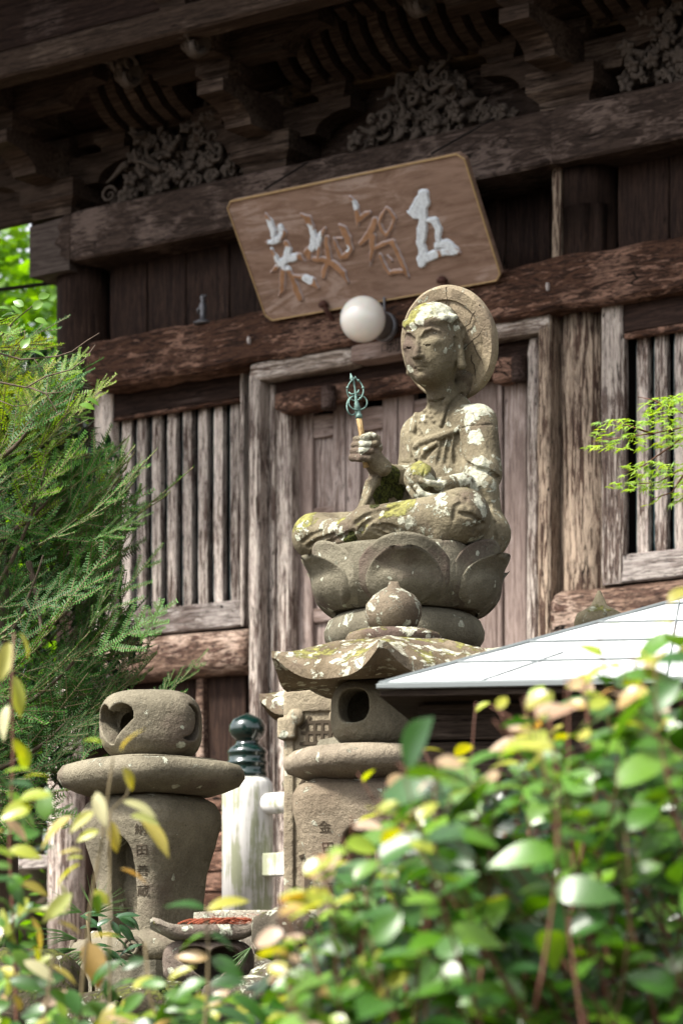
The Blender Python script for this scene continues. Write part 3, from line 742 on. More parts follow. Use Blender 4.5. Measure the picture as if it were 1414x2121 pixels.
# ---------------------------------------------------------------- plaque
yb = -.265; target_x = LX(560, yb); lo_, hi_ = -1.4, -.27
for _ in range(40):
    m_ = (lo_+hi_)/2
    if LX(462, m_) > target_x: hi_ = m_      # further out moves the corner left in x... solve for equal x
    else: lo_ = m_
yt = m_
zbl, ztl = LZ(560, 664, yb), LZ(462, 422, yt)
if abs(LX(462, yt) - target_x) > .02 or yt < -1.2:
    yt = -.60; ztl = LZ(462, 422, yt)
A_, B_ = Vector((0, yb, zbl)), Vector((0, yt, ztl)); tdir = (B_-A_).normalized(); th_ = (B_-A_).length
xdir = Vector((1, 0, 0)); ndir = xdir.cross(tdir)        # faces outward and down
if ndir.y > 0: ndir = -ndir
inv = hall_M.inverted(); org = inv @ Vector((0, 0, E))
def onsign(px, py):
    d = (inv.to_3x3() @ Vector(((px-CX)/F, 1, (HY-py)/F))); t_ = (A_-org).dot(ndir)/d.dot(ndir); p = org + d*t_
    return p.x, (p-A_).dot(tdir)
plq = empty('name_plaque', hall_M @ A_, R(-TH), label='tilted wooden name plaque with four large brush characters hanging under the upper beam', cat='plaque')
def sm(u, v, w): return Vector((u, 0, 0)) + tdir*v + ndir*w         # plaque plane -> hall-aligned offsets
cs = [onsign(560, 663), onsign(1048, 577), onsign(948, 317), onsign(462, 422)]
u0 = (cs[0][0]+cs[3][0])/2; u1 = (cs[1][0]+cs[2][0])/2; v0 = 0; v1 = (cs[2][1]+cs[3][1])/2
V = []; Fc = []; ch = .03
out = [(u0+ch, v0), (u1-ch, v0), (u1, v0+ch), (u1, v1-ch), (u1-ch, v1), (u0+ch, v1), (u0, v1-ch), (u0, v0+ch)]
V = [sm(u, v, 0) for u, v in out] + [sm(u, v, -.035) for u, v in out]
link('board', mesh('board', V, [tuple(range(8)), tuple(range(15, 7, -1))] + [(i, i+8, (i+1) % 8+8, (i+1) % 8) for i in range(8)]), M['plaque'], plq)
inn = [(u0+ch+(u-u0-ch)*0+(0), v) for u, v in out]
mb = MB(); e = .0055
for i in range(8):
    p, q = Vector(out[i]), Vector(out[(i+1) % 8])
    mb.add(*tube([sm(p.x, p.y, .002), sm(q.x, q.y, .002)], e if i in (2, 3, 4, 1) else e*.75, 6))
mb.build('gilt_edge', M['gold'], plq)
# brush characters: stroke skeletons with widths, raised and painted; photo coordinates only measure them
CH = {
 'ame': ((520, 370), [[(160,370,20),(200,450,70),(240,560,70),(250,640,50)], [(320,520,60),(350,590,90),(300,650,80),(230,690,60),(180,690,40)], [(225,760,30),(265,850,60),(300,930,50)],
   [(380,690,60),(410,760,70),(380,860,80),(350,950,50)], [(590,890,15),(520,840,80),(430,860,90),(340,900,80),(280,960,60),(220,1010,30)], [(350,980,70),(345,1100,70),(345,1200,60),(310,1270,30)],
   [(400,970,60),(460,1090,60),(500,1200,80),(540,1300,70)], [(460,1050,30),(570,1070,70),(660,1110,100),(730,1180,30)]]),
 'b': ((520, 370), [[(545,380,30),(620,430,80),(660,520,70),(680,620,70),(680,720,80),(620,800,90),(640,860,50)], [(810,530,25),(770,600,70),(730,680,60),(740,800,50),(720,880,50)], [(820,640,60),(830,740,60),(850,860,70),(800,1000,70),(790,1060,60)],
   [(690,870,60),(790,880,70),(900,920,80),(1000,1020,70),(1050,1120,30)], [(960,500,30),(1000,540,80),(1050,640,80),(1085,760,60),(1040,830,80),(980,850,60),(940,760,50),(900,640,30)], [(930,640,30),(990,650,30)]]),
 'c': ((690, 370), [[(180,190,30),(230,250,50),(260,330,60),(270,420,70),(270,500,40)], [(280,450,60),(350,390,70),(400,360,40)], [(460,440,70),(430,540,90),(380,620,80),(310,700,60)], [(430,620,80),(430,760,70),(405,940,25)],
   [(580,310,30),(530,400,50),(510,470,45),(530,560,50),(580,610,50),(640,520,50),(670,430,50),(620,340,40),(580,310,20)], [(480,740,60),(600,690,60),(650,680,60)], [(640,680,60),(700,800,60),(760,930,60),(810,1060,40)],
   [(510,820,40),(560,940,50),(620,1030,50)], [(620,1020,50),(720,1000,60),(790,1010,40)], [(590,830,30),(640,890,30)]]),
 'd': ((690, 370), [[(980,170,120),(960,260,170),(900,360,150),(850,380,60),(800,350,15)], [(960,300,120),(975,450,90),(960,600,110),(950,700,90),(980,800,100),(960,920,90)], [(1020,450,50),(1100,450,80),(1140,540,80),(1140,680,60)],
   [(1130,720,80),(1230,700,90),(1330,780,90),(1370,800,40)], [(960,880,110),(1080,830,100),(1200,790,90),(1300,790,80)]]),
}
t = NT('worn_character_paint'); c = t.coord(); n = t.noise(c, 20, 7, .7); e_ = t.n('Attribute', _attribute_name='edge').outputs['Fac']; f_ = t.n('Attribute', _attribute_name='paint').outputs['Fac']
core = t.mix(t.ramp(n, .35, .6), (.24, .125, .06), (.34, .19, .105))
pal = t.mix(t.ramp(t.noise(c, 70, 5, .7), .3, .6), (.48, .53, .58), (.72, .79, .84))
a = t.mix(t.ramp(t.math('ADD', t.math('MULTIPLY', n, .8), f_), .72, .86), core, pal)
a = t.mix(t.math('MULTIPLY', e_, .8), a, (.36, .37, .42))
M['char'] = t.fin(a, .7, t.bump(n, .3, .004), .3)
painty = {'ame': [(240, 560, 150, .5), (390, 860, 130, .6), (250, 690, 80, .6), (620, 1080, 60, .7)], 'b': [(690, 640, 110, .5), (680, 730, 60, .5), (640, 520, 70, .3), (1040, 750, 40, .5), (770, 600, 80, .2)], 'c': [(240, 280, 60, .5)], 'd': [(960, 400, 380, .9), (980, 850, 160, .75), (1130, 550, 170, .9), (1260, 780, 150, .35)]}
for key, ((ox, oy), strokes) in CH.items():
    sc = 270/1414; segs = []
    for s in strokes:
        for i in range(len(s)-1): segs.append((s[i], s[i+1]))
    us = [p[0] for s in strokes for p in s]; vs = [p[1] for s in strokes for p in s]
    h = 9; X, Y = np.meshgrid(np.arange(min(us)-70, max(us)+70, h), np.arange(min(vs)-70, max(vs)+70, h)); D = np.full(X.shape, 1e3)
    for (a0, b0, w0), (a1, b1, w1) in segs:
        dx, dy = a1-a0, b1-b0; tt = np.clip(((X-a0)*dx+(Y-b0)*dy)/(dx*dx+dy*dy+1e-6), 0, 1)
        D = np.minimum(D, np.hypot(X-a0-dx*tt, Y-b0-dy*tt) - (w0+(w1-w0)*tt)/2*1.06)
    D += 5*np.sin(X*.05)*np.sin(Y*.043)
    hgt = np.clip(-D/10, 0, 1)*.011 - .0008
    edge = np.clip(1-abs(D+5)/9, 0, 1)
    pt = np.zeros(X.shape)
    for (a0, b0, r0, w0) in painty[key]: pt = np.maximum(pt, (w0+.12)*np.clip(1.5-np.hypot(X-a0, Y-b0)/r0, 0, 1))
    idx = -np.ones(X.shape, int); V = []; Fc = []; at1 = []; at2 = []
    keep = D < 12
    for i in range(X.shape[0]):
        for j in range(X.shape[1]):
            if keep[i, j]:
                idx[i, j] = len(V); u, v = onsign(ox + X[i, j]*sc, oy + Y[i, j]*sc); V.append(sm(u, v, hgt[i, j])); at1.append(edge[i, j]); at2.append(pt[i, j])
    for i in range(X.shape[0]-1):
        for j in range(X.shape[1]-1):
            q = (idx[i, j], idx[i+1, j], idx[i+1, j+1], idx[i, j+1])
            if min(q) >= 0: Fc.append(q)
    me = mesh('painted_character', V, Fc)
    for nm, dat in (('edge', at1), ('paint', at2)): at_ = me.attributes.new(nm, 'FLOAT', 'POINT'); at_.data.foreach_set('value', dat)
    link('painted_character', me, M['char'], plq, True)
# iron hooks carrying the plaque, hanging rods
for px, py in ((672, 628), (917, 578)):
    u, v = onsign(px, py); mb = MB()
    mb.add(*tube([sm(u, v, .012), sm(u+.01, v-.03, .02), sm(u+.015, v-.07, .01), sm(u+.01, v-.12, -.03)], [.016, .013, .012, .010], 8))
    mb.add(*lathe([(.004, -.02), (.024, -.012), (.026, 0), (.015, .014), (.004, .018)], 10, tuple(sm(u, v, .012))))
    mb.build('iron_hook', M['rust'], plq, True)
for p0, p1 in (((548, 392), (637, 336)), ((893, 318), (1022, 245))):
    a0 = Vector((LX(p0[0], yt), yt, LZ(*p0, yt))) - A_; b0 = Vector((LX(p1[0], -.23), -.23, LZ(*p1, -.23))) - A_
    mb = MB(); mb.add(*tube([a0, b0], .005, 5)); mb.build('hanging_wire', M['inkb'], plq)

# ---------------------------------------------------------------- globe lamp on the middle beam
yl = -.46; lx, lz = LX(751, yl), LZ(751, 661, yl)
sc_ = F/(D0 - lx*sT + yl*cT); rg = 47.5/sc_
lamp = empty('globe_lamp', hall_M @ Vector((lx, yl, lz)), R(-TH), label='white opal globe lamp on a bracket fixed to the beam below the plaque', cat='lamp')
V, Fc = lathe([(rg*math.sin(t_), -rg*math.cos(t_)) for t_ in [math.pi*i/32 for i in range(1, 32)]], 48); link('globe', mesh('globe', V, Fc), M['opal'], lamp, True)
mb = MB(); V, Fc = lathe([(.055, .0), (.062, .01), (.064, .07), (.058, .075)], 28); mb.add([(x, z+rg*.82, y) for x, y, z in V], Fc); link('lamp_socket', mb.me('lamp_socket'), M['black'], lamp, True)
mb = MB(); V, Fc = lathe([(.060, .0), (.070, .004), (.070, .028), (.060, .03)], 28); mb.add([(x, z+rg*.82+.075, y) for x, y, z in V], Fc); link('wall_plate', mb.me('wall_plate'), M['iron'], lamp, True)
mb = MB(); mb.add(*tube([(0, rg*.82+.09, .06), (.0, rg*.82+.09, .14)], .006, 6)); mb.build('conduit', M['iron'], lamp)
# small metal figure on the ledge
yq = -.22; fx, fz = LX(420, yq), LZ(420, 671, yq)
mb = MB(); mb.add(*lathe([(.045, 0), (.047, .008), (.03, .016), (.016, .022), (.013, .06), (.02, .085), (.016, .10), (.008, .115), (.014, .125), (.012, .14), (.003, .147)], 16))
mb.add(*tube([(0, 0, .09), (-.03, -.005, .075), (-.025, 0, .055)], .006, 6)); mb.add(*tube([(.0, 0, .135), (.022, 0, .14)], .006, 6))
o = mb.build('metal_ornament', M['iron'], None, True, label='small grey metal figure standing on the middle beam left of the plaque', cat='ornament'); o.matrix_world = hall_M @ Matrix.Translation((fx, yq, fz))
# ---------------------------------------------------------------- the seated statue
YS = 8.3; SY = R(-38); sc0 = P(842, 1145, YS)
sM = Matrix.Translation(sc0) @ Matrix.Rotation(SY, 4, 'Z'); sI = sM.inverted()
def SL(px, py, Y): return tuple(sI @ P(px, py, Y))
def hit(v, inv, px, py, mx=9.0, mn=7.0):
    o = inv @ Vector((0, 0, E)); d = inv.to_3x3() @ Vector(((px-CX)/F, 1, (HY-py)/F))
    t = mn; st_ = v.h*.5
    while t < mx:
        p = o + d*t; i = [int(round((p[k]-v.lo[k])/v.h)) for k in range(3)]
        if all(0 <= i[k] < v.n[k] for k in range(3)):
            if v.D[i[0], i[1], i[2]] < 0: return (p.x, p.y, p.z)
            t += max(st_, min(.02, float(v.D[i[0], i[1], i[2]])*.5))
        else: t += .01
    return None
v = Vox((-.37, -.27, -.02), (.33, .34, .78), .003)
# seat, thighs, shins
v.ell((0, .17, .075), (.19, .12, .11)).ell((.06, .16, .06), (.18, .12, .10), .03)
v.cap((.09, .17, .085), (.235, -.05, .075), .085, .075, .03)
v.cap((-.09, .17, .08), (-.25, -.06, .07), .08, .065, .03)
v.cap((.235, -.06, .068), (-.02, -.165, .062), .074, .050, .03)
v.cap((-.02, -.165, .06), (-.13, -.17, .045), .05, .032, .02)
v.cap((-.258, -.10, .062), (-.06, -.17, .035), .063, .036, .012)
v.ell((-.262, -.10, .062), (.066, .066, .066), .02)
v.box((0, .02, .02), (.22, .15, .03), .02, .03)
# torso
v.ell((0, .19, .20), (.125, .088, .15), .03).ell((0, .195, .345), (.135, .085, .12), .04)
v.cap((-.098, .205, .398), (.103, .205, .398), .052, .052, .04)
v.cap((0, .195, .42), (0, .165, .52), .052, .043, .022)
# left arm of the figure (far sleeve on the picture's right), short wide sleeve then forearm
v.cap((.118, .20, .395), (.148, .165, .240), .052, .062, .02)
v.cap((.155, .150, .19), (.150, .15, .14), .056, .058, .004)
v.cap((.150, .14, .170), (.105, .02, .178), .048, .032, .006)
v.cap((.14, .17, .17), (.17, .15, .06), .05, .06, .02)
# right arm, raised forearm
v.cap((-.116, .20, .390), (-.118, .175, .25), .043, .043, .02)
v.cap((-.118, .165, .25), (-.125, .045, .252), .042, .032, .015)
v.cap((-.125, .045, .252), (-.13, .0, .285), .031, .026, .01)
# hanging sleeve under the raised forearm
def slab(poly, x0, x1):
    P2 = np.array(poly)
    def f(X, Y, Z):
        d = np.full(np.broadcast(Y, Z).shape, 1e9); s = np.ones(d.shape); n = len(P2)
        for i in range(n):
            e = P2[i-1]-P2[i]; wy, wz = Y-P2[i][0], Z-P2[i][1]
            t_ = np.clip((wy*e[0]+wz*e[1])/(e@e), 0, 1); by, bz = wy-e[0]*t_, wz-e[1]*t_
            d = np.minimum(d, by*by+bz*bz)
            c1 = (Z >= P2[i][1]); c2 = (Z < P2[i-1][1]); c3 = e[0]*wz > e[1]*wy
            flip = (c1 & c2 & c3) | (~c1 & ~c2 & ~c3); s = np.where(flip, -s, s)
        d2 = s*np.sqrt(d); ax = abs(X-(x0+x1)/2) - (x1-x0)/2
        a, b = np.broadcast_arrays(d2, ax)
        return np.minimum(np.maximum(a, b), 0) + np.sqrt(np.maximum(a, 0)**2 + np.maximum(b, 0)**2) - .006
    return f
poly = [(.19, .25), (.03, .245), (.005, .225), (-.02, .16), (-.075, .09), (.02, .06), (.19, .08)]
v.op(slab(poly, -.150, -.112), (-.16, -.09, .04), (-.10, .2, .27), .012)
v.cap((-.105, -.005, .225), (-.125, -.075, .10), .008, .009, .006)
# head, turned a little more to the camera than the body
HC = Vector((0, .130, .628)); HR = Matrix.Rotation(R(7), 3, 'Z') @ Matrix.Rotation(R(4), 3, 'X')
def H(x, y, z): return tuple(HC + HR @ Vector((x, y, z)))
hr = R(7)
v.ell(H(0, .006, .020), (.083, .094, .101), 0, rz=hr).ell(H(0, -.010, -.030), (.076, .080, .082), .03, rz=hr).ell(H(0, -.020, -.060), (.060, .064, .058), .03, rz=hr)
v.ell(H(0, -.062, -.096), (.022, .020, .017), .02, rz=hr)
for s in (-1, 1):
    v.ell(H(.036*s, -.098, .012), (.030, .012, .015), .012, 's', hr)          # socket under the brow
    v.ell(H(.035*s, -.070, -.006), (.028, .018, .016), .008, rz=hr)           # lowered lid
    v.line([H(.011*s, -.090, .016), H(.022*s, -.090, .029), H(.040*s, -.082, .034), H(.058*s, -.064, .027)], [.004, .0044, .004, .003], .004)
    v.line([H(.013*s, -.086, -.010), H(.028*s, -.087, -.015), H(.044*s, -.080, -.013), H(.060*s, -.064, -.008)], [.0022, .0034, .0032, .0018], .0012, 's')
    v.ell(H(.0115*s, -.092, -.043), (.0085, .011, .0075), .004, rz=hr)
    v.ell(H(.030*s, -.090, -.076), (.009, .008, .010), .012, 's', hr)
v.line([H(0, -.088, .022), H(0, -.093, -.004), H(0, -.101, -.030), H(0, -.105, -.043)], [.0045, .0055, .0085, .0092], .007)
v.cap(H(-.010, -.098, -.0545), H(.010, -.098, -.0545), .0035, .0035, .003, 's')
v.ell(H(0, -.083, -.069), (.016, .0085, .0048), .003, rz=hr).ell(H(0, -.080, -.079), (.013, .009, .0052), .003, rz=hr)
v.line([H(-.019, -.080, -.0755), H(-.008, -.091, -.0735), H(.008, -.091, -.0735), H(.019, -.080, -.0755)], .0022, .001, 's')
v.cap(H(-.010, -.088, -.088), H(.010, -.088, -.088), .004, .004, .008, 's')
v.line([H(-.034, -.070, -.104), H(0, -.080, -.117), H(.034, -.070, -.104)], .0018, .003, 's')
# crust cap over the skull with an uneven lower edge
for i, q in enumerate(range(-85, 90, 8)):
    a = R(q); zl = .042 + .003*math.sin(i*1.9) + .014*abs(math.sin(a))**2
    v.ell(H(.077*math.sin(a), -.084*math.cos(a)+.004, zl + .012), (.0135, .0105, .012), .009)
v.ell(H(0, .007, .064), (.075, .086, .0625), .006, rz=hr)
for s in (-1, 1):      # long ears
    o = 0 if s > 0 else -.012
    v.ell(H((.087+o)*s, .010, .028), (.014, .023, .029), .003, rz=hr)
    v.ell(H((.103+o)*s, .000, .031), (.010, .013, .018), .002, 's', rz=hr)
    v.cap(H((.088+o)*s, .002, .004), H((.091+o)*s, .002, -.068), .009, .0135, .002)
    v.line([H((.080+o)*s, -.016, .01), H((.082+o)*s, -.018, -.06)], .005, .004, 's')
    v.cap(H((.103+o)*s, .000, -.01), H((.111+o)*s, .002, -.055), .003, .004, .005, 's')
# mortar bedding head and halo together
rnd = random.Random(4)
for i in range(26):
    a = rnd.uniform(0, 6.28); v.ell((rnd.uniform(-.05, .06), .225 + rnd.uniform(-.015, .03), .51 + rnd.uniform(-.05, .04)), (rnd.uniform(.016, .028),)*3, .01)
v.ell((0, .19, .62), (.045, .05, .08), .02)
# jewel in the left hand
jc = Vector(SL(869, 990, 8.238)); v.ell(jc, (.047, .047, .045), .002)
v.cap(tuple(jc + Vector((0, 0, .02))), tuple(jc + Vector((0, 0, .053))), .032, .003, .006)
for a in range(0, 360, 45):
    v.line([tuple(jc + Vector((.047*math.cos(R(a)), .047*math.sin(R(a)), -.01))), tuple(jc + Vector((.044*math.cos(R(a+12)), .044*math.sin(R(a+12)), .02)))], .0025, .002, 's')
def L3(pts, Y): return [SL(a, b, Y + (c if len(q) > 2 else 0)) for q in pts for a, b, c in [(*q, 0)[:3]]]
Yj = 8.262
v.line([SL(960, 1000, 8.27), SL(925, 1003, 8.235)], [.030, .024], .01)                 # wrist
v.ell(SL(915, 1008, 8.228), (.026, .024, .021), .008)
v.line([SL(872, 996, 8.192), SL(888, 1000, 8.190), SL(908, 1004, 8.206)], [.0075, .009, .010], .001)
v.line([SL(862, 1010, 8.200), SL(872, 1022, 8.196), SL(890, 1030, 8.198), SL(910, 1030, 8.206), SL(926, 1017, 8.222)], [.0095, .0105, .011, .0115, .012], .002)
v.line([SL(846, 1012, 8.222), SL(858, 1028, 8.214), SL(878, 1038, 8.216)], [.008, .009, .009], .002)

# right fist round the staff
Yf = 8.33
v.ell(SL(768, 940, Yf), (.030, .026, .036), .01); v.line([SL(768, 945, Yf), SL(793, 968, Yf+.01)], [.027, .026], .012)
for (a0, b0, a1, b1, r) in ((737, 910, 774, 904, .0098), (733, 922, 776, 919, .0102), (731, 935, 769, 934, .0105), (729, 948, 762, 950, .0110)):
    v.line([SL(a0+6, b0, Yf+.020), SL(a0, b0, Yf-.004), SL((a0+a1)/2, (b0+b1)/2, Yf-.032), SL(a1, b1, Yf-.026), SL(a1+8, b1+3, Yf-.004)], [r*.9, r, r, r, r*.9], .0015)
v.line([SL(784, 928, Yf-.01), SL(779, 910, Yf-.018), SL(768, 902, Yf-.026), SL(752, 905, Yf-.03)], [.012, .011, .0105, .009], .002)
v.cap(SL(748, 898, Yf-.006), SL(757, 960, Yf-.006), .0085, .0085, 0, 's')
# carved lines and bumps, placed on the surface
def c4(x, y): return 560 + x/2.719, 560 + y/2.719
def carve(pts, r=.0062, k=.005, mode='s', off=0):
    q = []; dp = []
    for (a0, b0), (a1, b1) in zip(pts[:-1], pts[1:]):
        m_ = max(1, int(math.hypot(a1-a0, b1-b0)/22)); dp += [(a0+(a1-a0)*i/m_, b0+(b1-b0)*i/m_) for i in range(m_)]
    for p in dp + [pts[-1]]:
        h_ = hit(v, sI, *c4(*p))
        if h_ is None or (q and math.dist(q[-1], h_) > .035): jobs.append((q, r, k, mode)); q = []
        if h_: q.append(h_)
    jobs.append((q, r, k, mode))
jobs = []
for g_ in ([(180,1530),(230,1490),(290,1470)], [(215,1555),(270,1520),(360,1490)], [(300,1545),(400,1500),(470,1470)], [(580,1440),(640,1455),(700,1480)], [(590,1465),(640,1490),(690,1500)], [(630,1435),(665,1440),(710,1455)],
           [(1060,1370),(1130,1380),(1200,1430)], [(1200,1430),(1160,1445),(1150,1480)], [(1180,1230),(1230,1320),(1262,1420),(1266,1520)], [(830,1080),(850,1040),(930,990)], [(940,1090),(960,1010),(975,940)],
           [(870,1060),(900,1010),(925,960)], [(985,1080),(1000,1010),(1010,950)], [(1040,1080),(1035,1020),(1040,960)], [(870,690),(830,760),(815,850),(815,950)], [(1075,700),(990,780),(965,880)], [(1040,740),(1005,810),(1015,880)],
           [(790,790),(775,850),(770,900)], [(745,920),(785,915),(795,980),(795,1075)], [(870,735),(920,750),(980,730)], [(850,760),(900,775),(960,755)], [(1100,1290),(1040,1330),(1030,1400)], [(1000,1250),(1060,1270),(1110,1330)]):
    carve(g_)
carve([(1048,905),(1055,1000),(1090,1080),(1150,1115),(1220,1130),(1283,1172)], .0075, .004)
carve([(1080,885),(1150,872),(1250,868)], .0026, .001); carve([(740,1082),(800,1086)], .0026, .001)
carve([(500,1480),(530,1430),(600,1380),(720,1320)], .0075, .005); carve([(470,1430),(540,1380),(640,1345)], .0065, .005)
carve([(830,900),(860,955),(905,945)], .006, .006)
for g_ in ([(810,1000),(850,965),(930,940),(1040,905)], ): carve(g_, .0085, .006, 'u')
for g_ in ([(845,1060),(870,1010),(930,975)], [(805,1010),(820,1060),(815,1100)]): carve(g_, .0065, .005, 'u')
carve([(955,870),(968,820),(985,760),(1010,720)], .006, .004, 'u'); carve([(860,700),(822,790),(806,900)], .008, .005, 'u')
carve([(1000,730),(985,745)], .010, .004, 'u')
for p in ((830,800),(850,822),(868,792),(895,798),(902,825),(872,850),(842,850),(925,800),(880,820),(915,850),(860,770)): carve([p, (p[0]+6, p[1]+2)], .0065, .003, 'u')
for q, r, k, mode in jobs:
    if len(q) > 1: v.line(q, r, k, mode)
for i in range(5): v.line([H(.02*i-.04, .1, 0), H(.02*i-.04, .1, .01)], .001)
def B(px, py, r, s):
    h_ = hit(v, sI, px, py); return ((h_ or (0, 0, -9)), (r, r, r), s)
lich = [B(915, 640, .045, 1.1), B(870, 660, .022, .8), B(940, 655, .032, 1.1), B(985, 842, .050, 1.25), B(968, 822, .03, .9), B(984, 905, .024, 1.3), B(985, 985, .045, 1.1), B(955, 990, .03, .9), B(1000, 1040, .03, .7), B(990, 1100, .04, .5),
        B(870, 1100, .06, .45), B(830, 1115, .04, .4), B(675, 1085, .04, .6), B(700, 1105, .03, .7), B(620, 1100, .03, .5), B(900, 1000, .03, 1.2), B(880, 1025, .03, 1.1), B(755, 922, .022, 1.4), B(965, 760, .02, .8), B(940, 900, .03, .3), B(900, 1060, .04, .3), B(1020, 1000, .03, .6),
        B(865, 740, .07, -1.4), B(920, 770, .045, -.8), B(880, 870, .05, -.6), B(1000, 930, .03, -.5), B(775, 950, .03, -.6)]
mossb = [B(855, 650, .055, 1.3), B(880, 640, .035, .9), B(870, 968, .035, 1.3), B(628, 1078, .05, 1.0), B(832, 1052, .05, .9), B(800, 1070, .04, .6), B(740, 1090, .04, .6), B(700, 1085, .04, .5), B(870, 745, .07, -.7), B(1000, 900, .08, -.5), B(755, 930, .05, -.6)]
deep = [B(805, 1005, .042, 1.0), B(815, 980, .035, .9), B(790, 1030, .04, .9), B(825, 1020, .03, .8), B(728, 1112, .018, 1.1), B(718, 1118, .018, .9), B(775, 1048, .025, .6)]
statue = empty('stone_statue', sc0, SY, label='seated stone Buddhist figure with halo, mottled with pale lichen, on a lotus pedestal', cat='statue')
link('body', v.me('body', {'lich': lich, 'moss': mossb, 'deep': deep}, .0010, 60), st, statue, True)
# halo
def disc(R0, rim, th):
    V, Fc = lathe([(.004, th*.5), (rim-.012, th*.5), (rim-.006, th*.5-.002), (rim, th*.5+.006), (R0*.95, th*.5+.007), (R0*.99, th*.5+.001), (R0, th*.1), (R0*.985, -th*.35), (R0*.93, -th*.5), (.004, -th*.5)], 96)
    return [(x*(1+.01*noise.noise(Vector((x*9, y*9, 0)))), -z, y) for x, y, z in V], [f for f in Fc]
V, Fc = disc(.170, .130, .026)
V = [(x, y + .002*noise.noise(Vector((x, y, z))*30), z) for x, y, z in V]
hal = link('halo', mesh('halo', V, Fc), None, statue, loc=(0, .215, .650), rot=(R(15), 0, 0)); hal.data.materials.append(stone('halo_stone', (.27, .225, .15), (.18, .145, .10), .16, .30, .10, .4)); smooth_by_angle(hal, 40)
mb = MB()   # cracks across the halo as thin dark seams let into its face
rnd = random.Random(9)
for a, b in (((.06, .02), (.14, .10)), ((.05, -.03), (.15, .03)), ((.08, -.04), (.09, -.12)), ((-.10, .11), (-.06, .14)), ((.02, .10), (.03, .165)), ((.09, .0), (.12, -.08))):
    pts = [Vector((a[0]+(b[0]-a[0])*i/8+rnd.uniform(-.004, .004), -.0185, a[1]+(b[1]-a[1])*i/8+rnd.uniform(-.004, .004))) for i in range(9)]
    mb = MB(); mb.add(*tube(pts, .0016, 5)); mb.build('crack', M['ink'], hal)
# ringed staff held in the fist
staff = empty('ringed_staff', P(757, 960, Yf-.006), 0, label='short monk staff with green bronze ring finial held in the statue\'s raised fist', cat='staff')
s0 = P(757, 960, Yf-.006)
def T(px, py, dy=0): return P(px, py, Yf-.006+dy) - s0
mb = MB(); mb.add(*tube([T(758, 968), T(748, 893), T(743, 866)], [.0085, .0088, .0095], 12)); mb.build('shaft', M['bamboo'], staff, True)
mb = MB(); mb.add(*tube([T(743.5, 867), T(742.5, 860), T(742, 858), T(740.5, 850), T(740, 848), T(738, 832), T(737, 824), T(735, 805), T(732, 790), T(729.5, 786), T(728, 783), T(725.5, 773)], [.0105, .0105, .0085, .0085, .0105, .0060, .0045, .0030, .0035, .0065, .0058, .0008], 10))
mb.add(*tube([T(722, 812), T(727, 817), T(736, 816)], [.002, .0035, .003], 6)); mb.add(*tube([T(743, 807), T(742, 812), T(736, 816)], [.002, .0035, .003], 6))
mb.build('socket', M['patina'], staff, True)
mb = MB(); pts = []      # wheel-shaped loop, pointed at top
for i in range(28):
    a = R(-90 + 360*i/28); pts.append(T(735.5 + 17*math.cos(a)*(1 - .15*max(0, math.sin(a))), 808 - 22*math.sin(a) - (6 if abs(a-R(90)) < .2 else 0), .004*math.sin(2*a)))
mb.add(*tube(pts, .0022, 7, True))
for i in (3, 8, 12, 16, 20, 25):
    mb.add(*lathe([(.001, -.004), (.0042, -.002), (.0042, .002), (.001, .004)], 8, tuple(pts[i])))
mb.build('loop', M['patina'], staff, True)
for k, (cx, cy, r, tl) in enumerate(((741, 834, 19, .35), (729, 841, 15, 1.15))):
    mb = MB(); pts = []
    for i in range(26):
        a = 2*math.pi*i/26; pts.append(T(cx + r*math.cos(a)*(1 if k == 0 else .72), cy - r*math.sin(a)*(.82 if k == 0 else 1.25), (.012 if k == 0 else .02)*math.sin(a+1)))
    mb.add(*tube(pts, .0024, 7, True)); mb.build('ring', M['patina'], staff, True)

